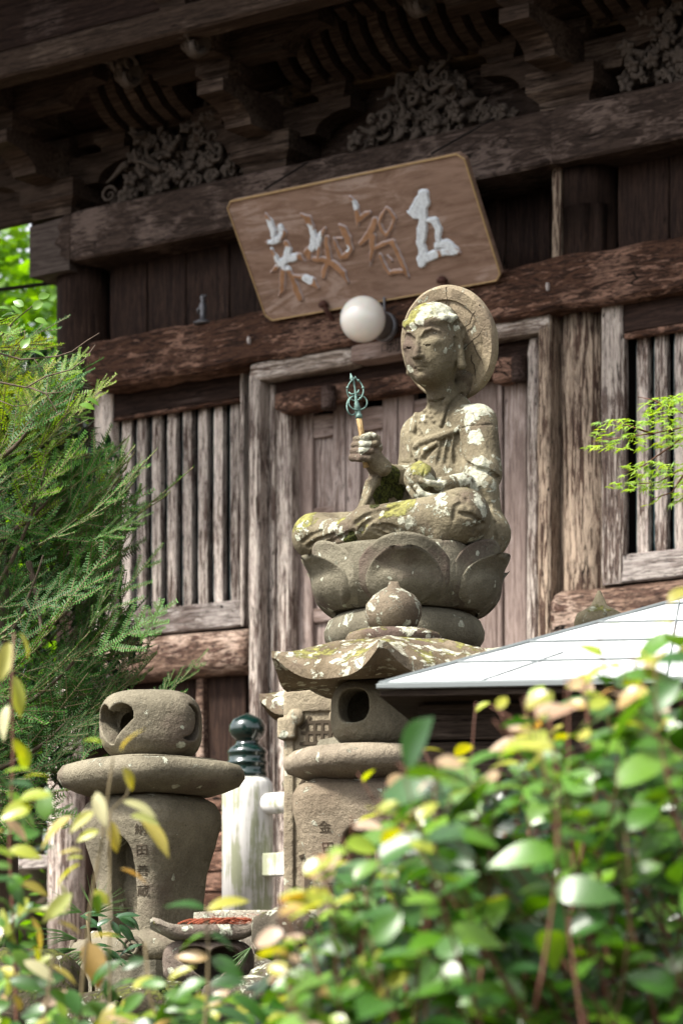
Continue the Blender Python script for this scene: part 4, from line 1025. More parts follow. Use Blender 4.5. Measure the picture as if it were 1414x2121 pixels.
# ---------------------------------------------------------------- lotus pedestal
ped = empty('lotus_pedestal', sc0 - Vector((0, 0, .182)), SY, label='round stone pedestal of carved lotus petals under the seated statue', cat='pedestal')
Hh = .182
def base_r(z): u = max(0, min(1, z/Hh)); return .205 + .050*math.sin(min(1, u*2.2)*math.pi/2)**.7 + .008*u*u
V, Fc = lathe([(.05, 0), (base_r(0)-.02, 0)] + [(base_r(Hh*i/14)-.014, Hh*i/14) for i in range(1, 15)] + [(.24, Hh-.006), (.05, Hh-.006)], 96)
link('pedestal_core', mesh('pedestal_core', V, Fc), st_base, ped, True)
def petal(zt_, W0, raise_, curl, dip=.0, seed=0, mid=.015):
    nu, nv = 24, 22; V = []; Fc = []
    for side in (0, 1):
        for j in range(nv+1):
            vv = j/nv; z = zt_*vv
            w = W0*(.42 + .58*math.sin(min(1, vv*1.5)*math.pi/2))
            for i in range(nu+1):
                u = -1 + 2*i/nu
                ed = max(0, 1-abs(u)**3.2)
                top = (1-abs(u)**2.1)**.45 if abs(u) < 1 else 0
                zz = z*(.16+.84*top) + (dip*max(0, 1-abs(u)*4)*vv)
                cr = curl*max(0, (vv-.68)/.32)**1.8*max(0, 1-abs(u)**1.4*1.25)
                r = base_r(zz) + raise_*(ed**.6)*(1 - .2*vv) + cr - side*.016
                r += .009*math.exp(-((1-abs(u))*9-1.3)**2) * (0 if side else 1) + mid*(1-abs(u))*math.sin(vv*math.pi)*(0 if side else 1)
                a = u*w; V.append((r*math.sin(a), -r*math.cos(a), zz + cr*.25*(1-side)))
    m = (nu+1)*(nv+1)
    for s in (0, 1):
        for j in range(nv):
            for i in range(nu):
                q = (s*m+j*(nu+1)+i, s*m+j*(nu+1)+i+1, s*m+(j+1)*(nu+1)+i+1, s*m+(j+1)*(nu+1)+i); Fc.append(q if s == 0 else q[::-1])
    for i in range(nu): a = nv*(nu+1)+i; Fc.append((a, a+1, a+1+m, a+m))
    return mesh('petal', V, Fc)
pb, pf = petal(Hh+.008, R(33), .012, .016, 0), petal(Hh*.76, R(26), .024, .060, -.004)
pb.materials.append(st_base); pf.materials.append(st_base)
off = R(38 - 3)
for i in range(6):
    link('petal', pb, None, ped, True, rot=(0, 0, off + R(60*i))); link('petal', pf, None, ped, True, rot=(0, 0, off + R(60*i)))
pb2 = petal(Hh-.004, R(30), .002, .0, 0); pb2.materials.append(st_base)
for i in range(6): link('petal', pb2, None, ped, True, rot=(0, 0, off + R(60*i+30)))
z1 = -.115
V, Fc = lathe([(.02, z1), (.17, z1), (.215, z1+.012), (.232, z1+.04), (.234, z1+.062), (.222, z1+.092), (.20, z1+.108), (.18, z1+.116), (.02, z1+.118)], 80)
link('cushion_ring', mesh('cushion_ring', V, Fc), st_base, ped, True, loc=(.0, -.012, 0))
for k, (r, zz, hh) in enumerate(((.20, z1-.25, .25), (.27, z1-.42, .17), (.30, z1-.95, .53))):
    V, Fc = lathe([(.02, zz), (r*.97, zz), (r, zz+.02), (r, zz+hh-.03), (r*.95, zz+hh-.001), (.02, zz+hh-.001)], 8 if k else 48); link('plinth', mesh('plinth', V, Fc), st_base, ped)
# ---------------------------------------------------------------- stone lanterns
def place(px, py, Y, yaw): return P(px, py, Y), R(yaw)
def sq(a, p=4.0): return 1/((abs(math.cos(a))**p + abs(math.sin(a))**p)**(1/p))     # rounded-square plan
def rsolid(prof, p=4.0, n=64, yaw=0): return lathe(prof, n, (0, 0, 0), lambda r, z, a: (r*sq(a+yaw, p), z))
def rough(me, amt, sc=30):
    for w in me.vertices:
        d = noise.fractal(w.co*sc, .8, 2, 3)*amt; w.co += w.co.normalized()*d
    return me
def heart_cut(v, c, w, h, face, depth, k=.003):
    """heart-shaped opening cut along local direction 'face' (angle), centre c on the face"""
    dx, dy = math.cos(face), math.sin(face)
    def f(X, Y, Z):
        u = (-(X-c[0])*dy + (Y-c[1])*dx)/w; t = ((X-c[0])*dx + (Y-c[1])*dy); z = (Z-c[2])/h
        u, z = np.broadcast_arrays(u, z); au = abs(u)
        d1 = np.hypot(au-.50, z-.35) - .52                     # lobes
        d2 = np.maximum(np.hypot(au*.95, z+.05) - 1.0, z-.42)          # body
        d2 = np.maximum(d2, (au*.78 - z*.62) - .72)
        d = np.minimum(d1, d2)*min(w, h)
        return np.maximum(d, abs(t) - depth)
    m = max(w, h, depth)*1.2
    return v.op(f, [c[i]-m for i in range(3)], [c[i]+m for i in range(3)], k, 's')
def cushion_box(R0, Hh, p=3.2, h=.0035, top=1.0):
    v = Vox((-R0*1.25, -R0*1.25, -Hh*.1), (R0*1.25, R0*1.25, Hh*1.1), h)
    def f(X, Y, Z):
        r = (abs(X)**p + abs(Y)**p)**(1/p); z = (Z-Hh/2)/(Hh/2)
        r, z = np.broadcast_arrays(r, z); q = (abs(r/R0)**3.2 + abs(z)**3.2)**(1/3.2)
        return (q-1)*min(R0, Hh/2)*.8
    return v.op(f, (-R0, -R0, 0), (R0, R0, Hh))
# --- left lantern without its roof
YL = 8.0; k_ = F/YL
cL = P(313, 1577, YL)
lan = empty('stone_lantern', P(313, 2075, YL), 0, label='roofless stone lantern with heart and crescent windows, donor name carved down its waisted post', cat='stone lantern')
def zl(py): return (2075-py)/k_
v = cushion_box(.142, .197, 3.4); fy = R(-90-42)
heart_cut(v, (.148*math.cos(fy)*1.0, .148*math.sin(fy)*1.0, .098), .062, .058, fy, .075)
v.ell((0, 0, .098), (.085, .085, .07), .006, 's')
fy2 = R(-90+48)
cx, cy = .142*math.cos(fy2), .142*math.sin(fy2); ux, uy = -math.sin(fy2), math.cos(fy2)
def cres(X, Y, Z):
    u = (X-cx)*ux + (Y-cy)*uy; t_ = (X-cx)*math.cos(fy2) + (Y-cy)*math.sin(fy2); z = Z-.098
    u, z = np.broadcast_arrays(u, z); d = np.maximum(np.hypot(u, z)-.050, .048-np.hypot(u+.030, z-.006)); return np.maximum(d, abs(t_)-.045)
v.op(cres, (cx-.09, cy-.09, .02), (cx+.09, cy+.09, .18), .003, 's')
for rr in (1.20,):    # incised line round the heart
    pass
fb = link('fire_box', v.me('fire_box', None, .0008, 60), st_clean, lan, True, loc=(0, 0, zl(1577)), rot=(0, 0, 0))
mb = MB(); ring = []
for i in range(48):   # raised lip following the heart
    a = 2*math.pi*i/48; u = .073*math.sin(a)**1 ; z = .064*math.cos(a) - .018*(max(0, math.cos(a))**8)*1.8
    o_ = .140 - .30*u*u/.14 - .012
    ring.append((math.cos(fy)*o_ - math.sin(fy)*u, math.sin(fy)*o_ + math.cos(fy)*u, .100 + z))
V, Fc = rsolid([(.02, 0), (.155, 0), (.160, .004), (.158, .010), (.02, .011)], 4, 48, R(-40)); link('seat_slab', mesh('seat_slab', V, Fc), st_clean, lan, True, loc=(0, 0, zl(1582)))
V, Fc = rsolid([(.02, 0), (.155, .0), (.19, .012), (.222, .028), (.236, .050), (.234, .068), (.222, .086), (.198, .094), (.02, .095)], 3.0, 80, R(-40))
me = mesh('shelf', V, Fc); rough(me, .003, 9); link('shelf', me, st_clean, lan, True, loc=(0, 0, zl(1650)))
# post: bulging shoulders, waist; niche cut in the left face
Hp = (1940-1650)/k_; v = Vox((-.24, -.24, -.02), (.24, .24, Hp+.02), .0045)
pa = R(-40); prof = [(0, .120), (.25, .122), (.45, .130), (.65, .150), (.80, .163), (.88, .162), (.95, .148), (1.0, .115)]
zz_ = np.array([a for a, b in prof])*Hp; rr_ = np.array([b for a, b in prof])
def fpost(X, Y, Z):
    x = X*math.cos(pa) + Y*math.sin(pa); y = -X*math.sin(pa) + Y*math.cos(pa); r = (abs(x)**4.5 + abs(y)**4.5)**(1/4.5); rz = np.interp(Z, zz_, rr_)
    r, rz, z = np.broadcast_arrays(r, rz, Z); d = (r-rz)*.9; return np.maximum(d, np.maximum(z-Hp, -z))
v.op(fpost, (-.22, -.22, 0), (.22, .22, Hp))
nf = R(-90-33); nx, ny = math.cos(nf), math.sin(nf); tx, ty = -ny, nx
def niche(v, half, top, dep, z0=.01):
    def f(X, Y, Z):
        u = X*tx + Y*ty; t_ = X*nx + Y*ny; u, z, t_ = np.broadcast_arrays(u, Z, t_)
        wob = .004*np.sin(z*60) + .004*np.sin(u*90+z*40)
        d = np.maximum(abs(u) - half, np.where(z > top-half*1.4, np.hypot(u, (z-(top-half*1.4))/1.4) - half, -1)); d = np.maximum(d, z0 - z); return np.maximum(d, dep + wob - t_)
    v.op(f, (-.2, -.2, z0), (.2, .2, top+.01), .004, 's')
niche(v, .046, .275, .055)
link('post', v.me('post', None, .0008, 50), st_clean, lan, True, loc=(0, 0, zl(1940)))
def carved_name(chars, parent, c, r_of_z, ang, z0, dz, size, mat='ink', sq_=None, off=.0012):
    """characters down a post, laid on its surface at angle ang"""
    for i, ch in enumerate(chars):
        me = text_mesh(ch, size, 'carved_character', .0004); z = z0 - dz*i
        for w in me.vertices:
            x, y, d = w.co.x, w.co.y, w.co.z; zz = z + y; rr = r_of_z(zz)
            a = ang + x/max(rr, .05); rr = rr*(1 if sq_ is None else sq_(a)) + off + d
            w.co = Vector((c[0] + rr*math.cos(a), c[1] + rr*math.sin(a), zz))
        link('carved_character', me, M[mat], parent)  # not cut in: flat dark glyphs carry the shade of engraving
def rp(z): return float(np.interp(z - zl(1940), zz_, rr_))
def sqp(a): q = a - pa; return 1/((abs(math.cos(q))**4.5 + abs(math.sin(q))**4.5)**(1/4.5))
carved_name('納田善蔵', lan, (0, 0), rp, R(-90-5), zl(1728), .056, .033, sq_=sqp)
V, Fc = rsolid([(.02, 0), (.172, 0), (.182, .012), (.186, .030), (.176, .052), (.150, .062), (.135, .085), (.02, .086)], 5, 72, R(-55)); link('foot_moulding', mesh('foot_moulding', V, Fc), st_clean, lan, True, loc=(0, 0, zl(1992)))
for i in range(4):
    mb = MB(); a = R(-55 + 90*i - 90 + 45); c0 = Vector((math.cos(a)*.222, math.sin(a)*.222, .034)); tn = Vector((-math.sin(a), math.cos(a), 0)); rd = Vector((math.cos(a), math.sin(a), 0))
    pts = []; rad = []
    for j in range(30): u = j/29; q = u*3.6*math.pi; rr = .030*(1-.85*u); pts.append(c0 + rd*.0 + tn.cross(rd)*0 + Vector((0, 0, 1))*math.sin(q)*rr + tn*math.cos(q)*rr); rad.append(.0075*(1-.4*u))
    mb.add(*tube(pts, rad, 6)); V, Fc = lathe([(.002, -.02), (.030, -.02), (.030, .0), (.002, .0)], 20)
    mb.add([tuple(c0 - rd*.012 + tn*x + Vector((0, 0, 1))*y + rd*z) for x, y, z in V], Fc)
    mb.build('scroll', st_clean, lan, True).location = (0, 0, zl(1992))

V, Fc = beam(-.20, .20, -.20, .20, -.32, .078, 'z', .01, .002, seg=8); V = [(x*math.cos(pa)-y*math.sin(pa), x*math.sin(pa)+y*math.cos(pa), z) for x, y, z in V]
link('plinth', mesh('plinth', V, Fc), st_base, lan, loc=(0, 0, zl(2050)))

# --- lantern roof with six upturned corners
def lroof(Rc, rise, th, ph, neck, sag=.05, n=96, m=16):
    V = []; Fc = []
    def eave(a):
        q = (a-ph) % R(60); q = min(q, R(60)-q)/R(30)            # 0 at a corner, 1 mid side
        r = Rc*(.866/math.cos(R(30)*(1-q))); c = max(0, 1-q)**3.4
        return r*(.97+.06*c), c
    for s in (0, 1):
        for i in range(m+1):
            t_ = i/m
            for j in range(n):
                a = 2*math.pi*j/n; re, c = eave(a); rn = neck
                r = rn + (re-rn)*t_
                z = rise*(1-t_)**1.0*(1-.22*math.sin(math.pi*t_)) if False else rise*(math.cos(t_*math.pi*.5)**.85*.86 + .14*(1-t_))
                z += c*sag*t_**5*1.25 + .006*c*(1-t_)*t_*4
                if s: z = min(z - th*(.55+.45*t_)*(1-.65*c*t_), -.0*t_ + c*sag*t_**5*1.15 - th*(1-.65*c*t_) + (1-t_)*.02)
                V.append((r*math.cos(a), r*math.sin(a), z))
    M_ = (m+1)*n
    for s in (0, 1):
        for i in range(m):
            for j in range(n):
                k = (j+1) % n; q = (s*M_+i*n+j, s*M_+(i+1)*n+j, s*M_+(i+1)*n+k, s*M_+i*n+k); Fc.append(q if s == 0 else q[::-1])
    for j in range(n):
        k = (j+1) % n; Fc.append((m*n+j, M_+m*n+j, M_+m*n+k, m*n+k)); Fc.append((j, k, M_+k, M_+j))
    me = mesh('roof', V, Fc); rough(me, .0035, 12); return me
def jewel(r, h, seed=0, tip=.0):
    pr = [(.004, 0), (r*.55, 0), (r*.86, h*.14), (r, h*.36), (r*.96, h*.55), (r*.74, h*.73), (r*.40, h*.84), (r*.22, h*.90), (r*.16, h*1.0 + tip), (.004, h*1.0 + tip)]
    V, Fc = lathe(pr, 40); me = mesh('jewel', V, Fc); rough(me, .003, 18); return me
# middle lantern
YM = 7.7; k_ = F/YM
lm_ = empty('stone_lantern', P(800, 2075, YM), 0, label='tall stone lantern with lichened six-cornered roof and round jewel in front of the lotus pedestal', cat='stone lantern')
def zl(py): return (2075-py)/k_
ofs = (815-800)/k_
link('jewel', jewel(.0775, .136), stone('jewel_stone', (.17, .14, .10), (.09, .07, .05), .42, .5, .2, .9), lm_, True, loc=(ofs, 0, zl(1310)))
V, Fc = lathe([(.02, -.02), (.118, -.02), (.128, 0), (.124, .012), (.112, .022), (.02, .024)], 6); V, Fc = rsolid([(.02, -.03), (.122, -.03), (.130, 0), (.124, .010), (.095, .020), (.02, .021)], 2.4, 48)
link('roof_collar', mesh('roof_collar', V, Fc), st_lich, lm_, True, loc=(ofs, 0, zl(1323)))
o = link('roof', lroof(.352, .098, .032, R(-90-6), .085, .052), st_lich, lm_, False, loc=(ofs, 0, zl(1403))); smooth_by_angle(o, 50)
v = cushion_box(.125, .185, 2.6); fy = R(-90-28); v.ell((0, 0, .092), (.082, .082, .07), .006, 's')
def rh(X, Y, Z):
    u = -(X*math.sin(fy)) + Y*math.cos(fy) + .0; t_ = X*math.cos(fy) + Y*math.sin(fy); z = Z-.105
    u, z, t_ = np.broadcast_arrays(u+.004, z, t_); d = (np.maximum(abs(u), 0)**2.6/.047**2.6 + abs(z)**2.6/.045**2.6)**(1/2.6); return np.maximum((d-1)*.044, -t_)
v.op(rh, (-.2, -.2, .02), (.2, .2, .19), .005, 's')
V = v.me('fire_box', None, .0008, 60); V.transform(Matrix.Diagonal((.93, .93, 1, 1)))
link('fire_box', V, st_clean, lm_, True, loc=((774-800)/k_, 0, zl(1550)))
V, Fc = rsolid([(.02, 0), (.15, 0), (.19, .012), (.232, .028), (.243, .048), (.238, .068), (.215, .086), (.16, .094), (.02, .096)], 2.4, 80, R(-20))
me = mesh('shelf', V, Fc); rough(me, .003, 9); link('shelf', me, stone('shelf_stone', (.235, .20, .148), (.155, .13, .098), .27, .35, .25, .5), lm_, True, loc=((778-800)/k_, 0, zl(1622)))
Hp = (1960-1618)/k_; v = Vox((-.24, -.24, -.02), (.24, .24, Hp+.02), .005)
pa = R(-20); prof = [(0, .115), (.25, .12), (.45, .135), (.65, .16), (.80, .176), (.90, .178), (.96, .165), (1.0, .13)]
zz_ = np.array([a for a, b in prof])*Hp; rr_ = np.array([b for a, b in prof])
v.op(fpost, (-.22, -.22, 0), (.22, .22, Hp)); nf = R(-90-10); nx, ny = math.cos(nf), math.sin(nf); tx, ty = -ny, nx
niche(v, .044, .315, .070)
link('post', v.me('post', None, .0008, 50), stone('post_stone', (.235, .195, .14), (.15, .12, .085), .08, .4, .05, .6), lm_, True, loc=((760-800)/k_, 0, zl(1960)))
def rp(z): return float(np.interp(z - zl(1960), zz_, rr_))
carved_name('金田慶蔵', lm_, ((760-800)/k_, 0), rp, R(-90-40), zl(1722), .054, .034, sq_=sqp)
carved_name('奉納', lm_, ((760-800)/k_, 0), rp, R(-90+35), zl(1740), .06, .044, sq_=sqp)
V, Fc = rsolid([(.02, -.30), (.20, -.30), (.205, .01), (.19, .02), (.02, .021)], 5, 60, R(-20)); link('plinth', mesh('plinth', V, Fc), st_base, lm_, True, loc=((760-800)/k_, 0, zl(1982)))
V, Fc = rsolid([(.02, -.01), (.16, -.01), (.175, .012), (.165, .03), (.12, .04), (.02, .041)], 5, 60, R(-20)); link('foot_moulding', mesh('foot_moulding', V, Fc), st_base, lm_, True, loc=((760-800)/k_, 0, zl(1980)))
# lantern behind the stele: only its roof tip and shelf edge show
YB = 9.3; k_ = F/YB
lb = empty('stone_lantern', P(720, 2075, YB), 0, label='stone lantern behind the inscribed stele, only a roof tip and rounded shelf edge showing', cat='stone lantern')
def zl(py): return (2075-py)/k_
link('jewel', jewel(.06, .11), st_lich, lb, True, loc=(0, 0, zl(1382)))
o = link('roof', lroof(.285, .07, .042, R(180+8), .07, .03), st_lich, lb, False, loc=(0, 0, zl(1462))); smooth_by_angle(o, 50)
me = cushion_box(.12, .17, 2.6, .006).me('fire_box'); link('fire_box', me, st_clean, lb, True, loc=(0, 0, zl(1590)))
V, Fc = rsolid([(.02, 0), (.15, 0), (.205, .018), (.215, .045), (.20, .068), (.15, .078), (.02, .08)], 2.2, 60); link('shelf', mesh('shelf', V, Fc), st_lich, lb, True, loc=(0, 0, zl(1652)))
V, Fc = rsolid([(.02, 0), (.13, 0), (.12, .25), (.15, .55), (.12, .66), (.02, .66)], 4, 48, R(-20)); link('post', mesh('post', V, Fc), st_base, lb, True, loc=(0, 0, zl(2075)))
# lantern at the right: its jewel shows above the metal roof
YR = 8.8; k_ = F/YR
lr = empty('stone_lantern', P(1240, 2075, YR), 0, label='stone lantern mostly hidden by the metal roof, pointed jewel with pale lichen showing above it', cat='stone lantern')
def zl(py): return (2075-py)/k_
V, Fc = lathe([(.004, 0), (.05, 0), (.072, .02), (.078, .05), (.070, .075), (.045, .090), (.026, .100), (.014, .125), (.005, .146), (.002, .148)], 40)
me = mesh('jewel', V, Fc); rough(me, .003, 20); link('jewel', me, stone('jewel_stone_pale', (.22, .19, .13), (.12, .10, .06), .42, .3, .4, .5), lr, True, loc=(0, 0, zl(1322)))
o = link('roof', lroof(.33, .09, .042, R(-60), .08, .03), st_lich, lr, False, loc=(0, 0, zl(1400))); smooth_by_angle(o, 50)
me = cushion_box(.12, .17, 2.6, .006).me('fire_box'); link('fire_box', me, st_clean, lr, True, loc=(0, 0, zl(1530)))
V, Fc = rsolid([(.02, 0), (.15, 0), (.22, .018), (.23, .045), (.21, .068), (.15, .078), (.02, .08)], 2.2, 60); link('shelf', mesh('shelf', V, Fc), st_lich, lr, True, loc=(0, 0, zl(1590)))
V, Fc = rsolid([(.02, 0), (.13, 0), (.12, .25), (.16, .6), (.12, .72), (.02, .72)], 4, 48, R(-20)); link('post', mesh('post', V, Fc), st_base, lr, True, loc=(0, 0, zl(2075)))

# ---------------------------------------------------------------- inscribed stele
YT = 8.75; k_ = F/YT; ya = R(-16)
ste = empty('stone_stele', P(672, 2075, YT), ya, label='upright stone stele with deeply carved characters behind the middle lantern', cat='stele')
def zl(py): return (2075-py)/k_
w = .108; v = Vox((-.16, -.13, -.1), (.16, .13, zl(1405)+.02), .004); zt_ = zl(1432)
v.box((0, 0, zt_/2-.03), (w, .085, zt_/2+.03), .012)
v.box((0, 0, zt_+.004), (w-.02, .065, .018), .01, .004); v.ell((.01, 0, zt_+.012), (.09, .06, .016), .01)
v.box((.0, -.085, zt_-.42), (w-.034, .010, .35), .006, .004, 's')
for s in (-1, 1): v.ell((s*(w-.042), -.088, zt_-.088), (.026, .016, .026), .003)
for s in (-1, 1): v.box((s*(w-.016), -.085, zt_-.12), (.030, .02, .034), .01, .004, 'u')
link('slab', v.me('slab', None, .0012, 40), stone('stele_stone', (.27, .23, .16), (.17, .14, .10), .1, .25, .12, .5), ste, True)
for i, ch in enumerate('無縁塔'):
    me = text_mesh(ch, .135, 'carved_character', .001)
    link('carved_character', me, M['ink'], ste, loc=(.004, -.0775, zt_ - .155 - i*.165), rot=(R(90), 0, 0))  # strokes lie on the panel, their recess shade is only dark colour
# ---------------------------------------------------------------- low lantern with heart window, its roof full of needles
YW = 7.4; k_ = F/YW
lw = empty('low_stone_lantern', P(432, 2050, YW), 0, label='low stone lantern with large heart window, slab roof strewn with red-brown needles', cat='stone lantern')
def zl(py): return (2050-py)/k_
v = cushion_box(.118, .128, 2.6, .003); fy = R(-90+4); v.ell((0, 0, .066), (.085, .085, .050), .006, 's')
heart_cut(v, (.115*math.cos(fy)+.002, .115*math.sin(fy), .064), .078, .047, fy, .075, .004)
me = v.me('fire_box', None, .0015, 50); 
link('fire_box', me, stone('dark_lantern_stone', (.17, .135, .11), (.10, .08, .065), .12, .2, .12, .9), lw, True, loc=(0, 0, zl(2046)))
V, Fc = beam(-.125, .130, -.12, .12, 0, .040, 'x', .012, .003, seg=18, seed=3); V = [(x, y, z + .030*max(0, (abs(x)-.07)/.06)**2 + .0*y) for x, y, z in V]
V = [(x*(1.0 + (.18 if z > .03 else -.02)), y, z) for x, y, z in V]
link('roof', mesh('roof', V, Fc), stone('low_roof_stone', (.30, .28, .22), (.16, .14, .11), .45, .4, .25, .6), lw, True, loc=(0, 0, zl(1948)), rot=(R(0), 0, R(6)))
rnd = random.Random(3); mb = MB()
for i in range(750):
    x, y = rnd.gauss(.06, .045), rnd.uniform(-.11, .10); x = max(-.06, min(.13, x)); z = .040 + abs(rnd.gauss(0, .010)); a = rnd.uniform(0, 6.28); l = rnd.uniform(.012, .03); d = Vector((math.cos(a), math.sin(a), rnd.uniform(-.2, .3)))*l
    p = Vector((x, y, z)); n_ = Vector((-math.sin(a), math.cos(a), .3))*.0012; mb.add([p-n_, p+n_, p+d+n_*.3, p+d-n_*.3], [(0, 1, 2, 3)])
for i in range(16):
    p = Vector((rnd.uniform(-.02, .12), rnd.uniform(-.11, .0), .05)); a = rnd.uniform(2.2, 3.8); pts = [p + Vector((math.cos(a)*.012*j, math.sin(a)*.006*j, .004*j - .0009*j*j)) for j in range(7)]; mb.add(*tube(pts, .0028, 5))
o = mb.build('fallen_needles', M['rnee'], None, kind='stuff', label='heap of red-brown fallen needles on the low lantern roof', cat='needles'); o.location = lw.location + Vector((0, 0, zl(1948)))
# stones
def boulder(name, c, r, mat, seed, label, cat='stone', flat=1.0, group=None, rz=0):
    bm = bmesh.new(); bmesh.ops.create_icosphere(bm, subdivisions=4, radius=1)
    for w_ in bm.verts:
        d = 1 + .16*noise.fractal(w_.co*1.3 + Vector((seed*5.1, 0, 0)), .9, 2, 4) ; q = w_.co*d
        q = Vector([math.copysign(abs(k)**.85, k) for k in q]); w_.co = Vector((q.x*r[0], q.y*r[1], q.z*r[2]))
    me = bpy.data.meshes.new(name); bm.to_mesh(me); bm.free()
    return link(name, me, mat, None, True, loc=c, rot=(0, 0, rz), label=label, cat=cat, group=group)
st_bold = stone('boulder_stone', (.11, .096, .068), (.05, .043, .032), .42, .5, .4, .9, mc=((.03, .034, .012), (.11, .115, .03)))  # stone colour lowered to include the shade near the ground
boulder('rounded_stone', P(592, 1935, 7.25), (.088, .09, .072), st_bold, 2, 'rounded lichen-spotted stone right of the needle-strewn slab', rz=.3)
me = mesh('slab', *beam(-.20, .20, -.07, .07, -.30, .05, 'x', .008, .004, seed=9)); link('stone_slab', me, stone('slab_stone', (.27, .25, .20), (.12, .10, .08), .35, .3, .25, .9), None, True, loc=P(560, 1925, 7.75), rot=(0, 0, R(-8)), label='grey upright stone slab with dark streaks behind the needle-strewn roof', cat='stone slab')
for i, (px, py, Y, r, lab) in enumerate(((330, 2098, 7.2, (.17, .15, .075), 'mossy rock under the low heart-window lantern'), (240, 2105, 7.5, (.16, .14, .07), 'mossy rock below the left lantern plinth'), (505, 2090, 7.0, (.10, .10, .085), 'pale rock right of the heart window, behind leaves'),
                                        (440, 2085, 7.45, (.20, .14, .07), 'moss-covered flat rock carrying the low lantern'), (370, 2085, 7.0, (.035, .03, .03), 'small smooth pebble in front of the mossy rock'), (620, 2080, 7.1, (.14, .12, .12), 'rough grey rock behind the shrub leaves'),
                                        (740, 2090, 7.2, (.16, .13, .12), 'broad rock beside the tall lantern foot'), (60, 2060, 7.6, (.16, .13, .12), 'dim rock at the left edge behind yellow leaves'), (900, 2085, 7.3, (.2, .15, .12), 'wide rock hidden behind the broadleaf shrub'), (-10, 1935, 7.9, (.035, .05, .075), 'worn stone post top at the left picture edge'))):
    boulder('rock', P(px, py, Y), r, st_moss if i in (0, 1, 3, 7) else st_bold, i+4, lab, 'rock')
mb = MB(); rnd = random.Random(8)
for i in range(900):
    px = rnd.uniform(230, 500); Y = rnd.uniform(7.12, 7.45); p = P(px, 2062 + 14*math.sin(px*.03) + rnd.uniform(-8, 18), Y-.06); r = rnd.uniform(.004, .010)
    V, Fc = lathe([(r*.3, -r*.6), (r, 0), (r*.6, r*.6), (.0005, r*.9)], 5, tuple(p)); mb.add(V, Fc)
mb.build('moss', M['moss'], None, True, kind='stuff', label='green moss cushions on the rocks under the low lantern', cat='moss')

# ---------------------------------------------------------------- white veranda railing
YP = 12.2; k_ = F/YP
pb_ = P(513, 1990, YP)
rail = empty('veranda_railing', pb_, R(-TH), label='white painted veranda railing with dark green onion-shaped post cap', cat='railing')
def zl(py): return (1990-py)/k_
V, Fc = beam(-.082, .082, -.082, .082, 0, zl(1622), 'z', .03, .001, sub=3); V = V
V, Fc = lathe([(.110, 0), (.110, zl(1640)), (.106, zl(1622)), (.09, zl(1612)), (.01, zl(1611))], 40); link('post', mesh('post', V, Fc), M['white'], rail, True)
pr = [(43, 1612), (43, 1600), (41, 1598), (41, 1585), (43, 1583), (43, 1578), (40, 1576), (40, 1563), (42, 1561), (41, 1555), (36, 1549), (27, 1543), (24, 1538), (26, 1533), (34, 1526), (38.5, 1514), (38, 1503), (31, 1491), (18, 1484), (6, 1479), (1, 1477)]
V, Fc = lathe([(r/k_, zl(y)) for r, y in pr], 48); link('post_cap', mesh('post_cap', V, Fc), M['enamel'], rail, True)
mb = MB(); mb.add(*tube([(.05, 0, zl(1667)), (.06, 0, zl(1667)), (3.2, 0, zl(1667))], [.03, .0455, .0455], 20)); mb.build('top_rail', M['white'], rail, True)
V, Fc = beam(.02, 3.2, -.035, .035, zl(1817), zl(1770), 'x', .004, .001); link('lower_rail', mesh('lower_rail', V, Fc), M['white'], rail)
V, Fc = beam(.02, 3.2, -.035, .035, zl(1960), zl(1925), 'x', .004, .001); link('lower_rail', mesh('lower_rail', V, Fc), M['white'], rail)
for i in range(3):
    V, Fc = beam(.9+i*.8, .98+i*.8, -.03, .03, 0, zl(1690), 'z', .004, .001); link('baluster', mesh('baluster', V, Fc), M['white'], rail)

# ---------------------------------------------------------------- small shed with pale metal roof
YC = 6.2; c0 = P(786, 1419, YC); ys = R(-9)
shed = empty('small_shed', Vector((c0.x, c0.y, 1.0)), ys, label='small brown boarded shed with pale sheet metal roof at the right', cat='shed')
ze = c0.z - 1.0; Lr, Dp, rs_ = 1.7, 1.15, .45
mb = MB(); cs_, sn_ = 1, 0
def rf_(u, vv, dz=0): return Vector((u + vv*.62*0, vv*Dp, ze + vv*rs_ + dz))
# hip on the left: roof sheets laid in level courses, each a strip of its own
n = 7
for i in range(n):
    a, b = i/n, (i+1)/n
    xl0, xl1 = a*1.02, b*1.02
    V = [rf_(xl0, a, .004), rf_(Lr, a, .004), rf_(Lr, b+.01, .001), rf_(xl1+.01, b+.01, .001)]; V2 = [p - Vector((0, 0, .008)) for p in V]
    link('roof_sheet', mesh('roof_sheet', V + V2, [(0, 1, 2, 3), (7, 6, 5, 4), (0, 4, 5, 1), (3, 2, 6, 7), (0, 3, 7, 4)]), M['sheet'], shed)
    mb = MB(); mb.add(*tube([rf_(xl0, a, .004), rf_(Lr, a, .004)], .0026, 5)); mb.build('sheet_edge', M['sheet_edge'], shed)
hip = MB(); p0, p1 = rf_(-.0, 0, .004), rf_(1.02, 1.0, .004); hip.add(*tube([p0, p1], .005, 6)); hip.build('hip_cap', M['sheet_edge'], shed)
V, Fc = beam(-.006, Lr, -.012, .002, ze-.010, ze+.003, 'x', .002, 0); link('eave_trim', mesh('eave_trim', V, Fc), M['sheet_edge'], shed)
for i, u in enumerate((.22, .62, 1.02, 1.42)):
    mb = MB(); mb.add(*tube([rf_(u, 0, .005), rf_(u+.16 if i == 0 else u, min(1, (u-.02)/1.02) if u < 1.04 else 1, .005)], .002, 5)); mb.build('roof_seam', M['sheet_edge'], shed)
V = [rf_(0, 0), rf_(1.02, 1), (1.02, Dp*2, ze), (0, Dp*2, ze)]; 
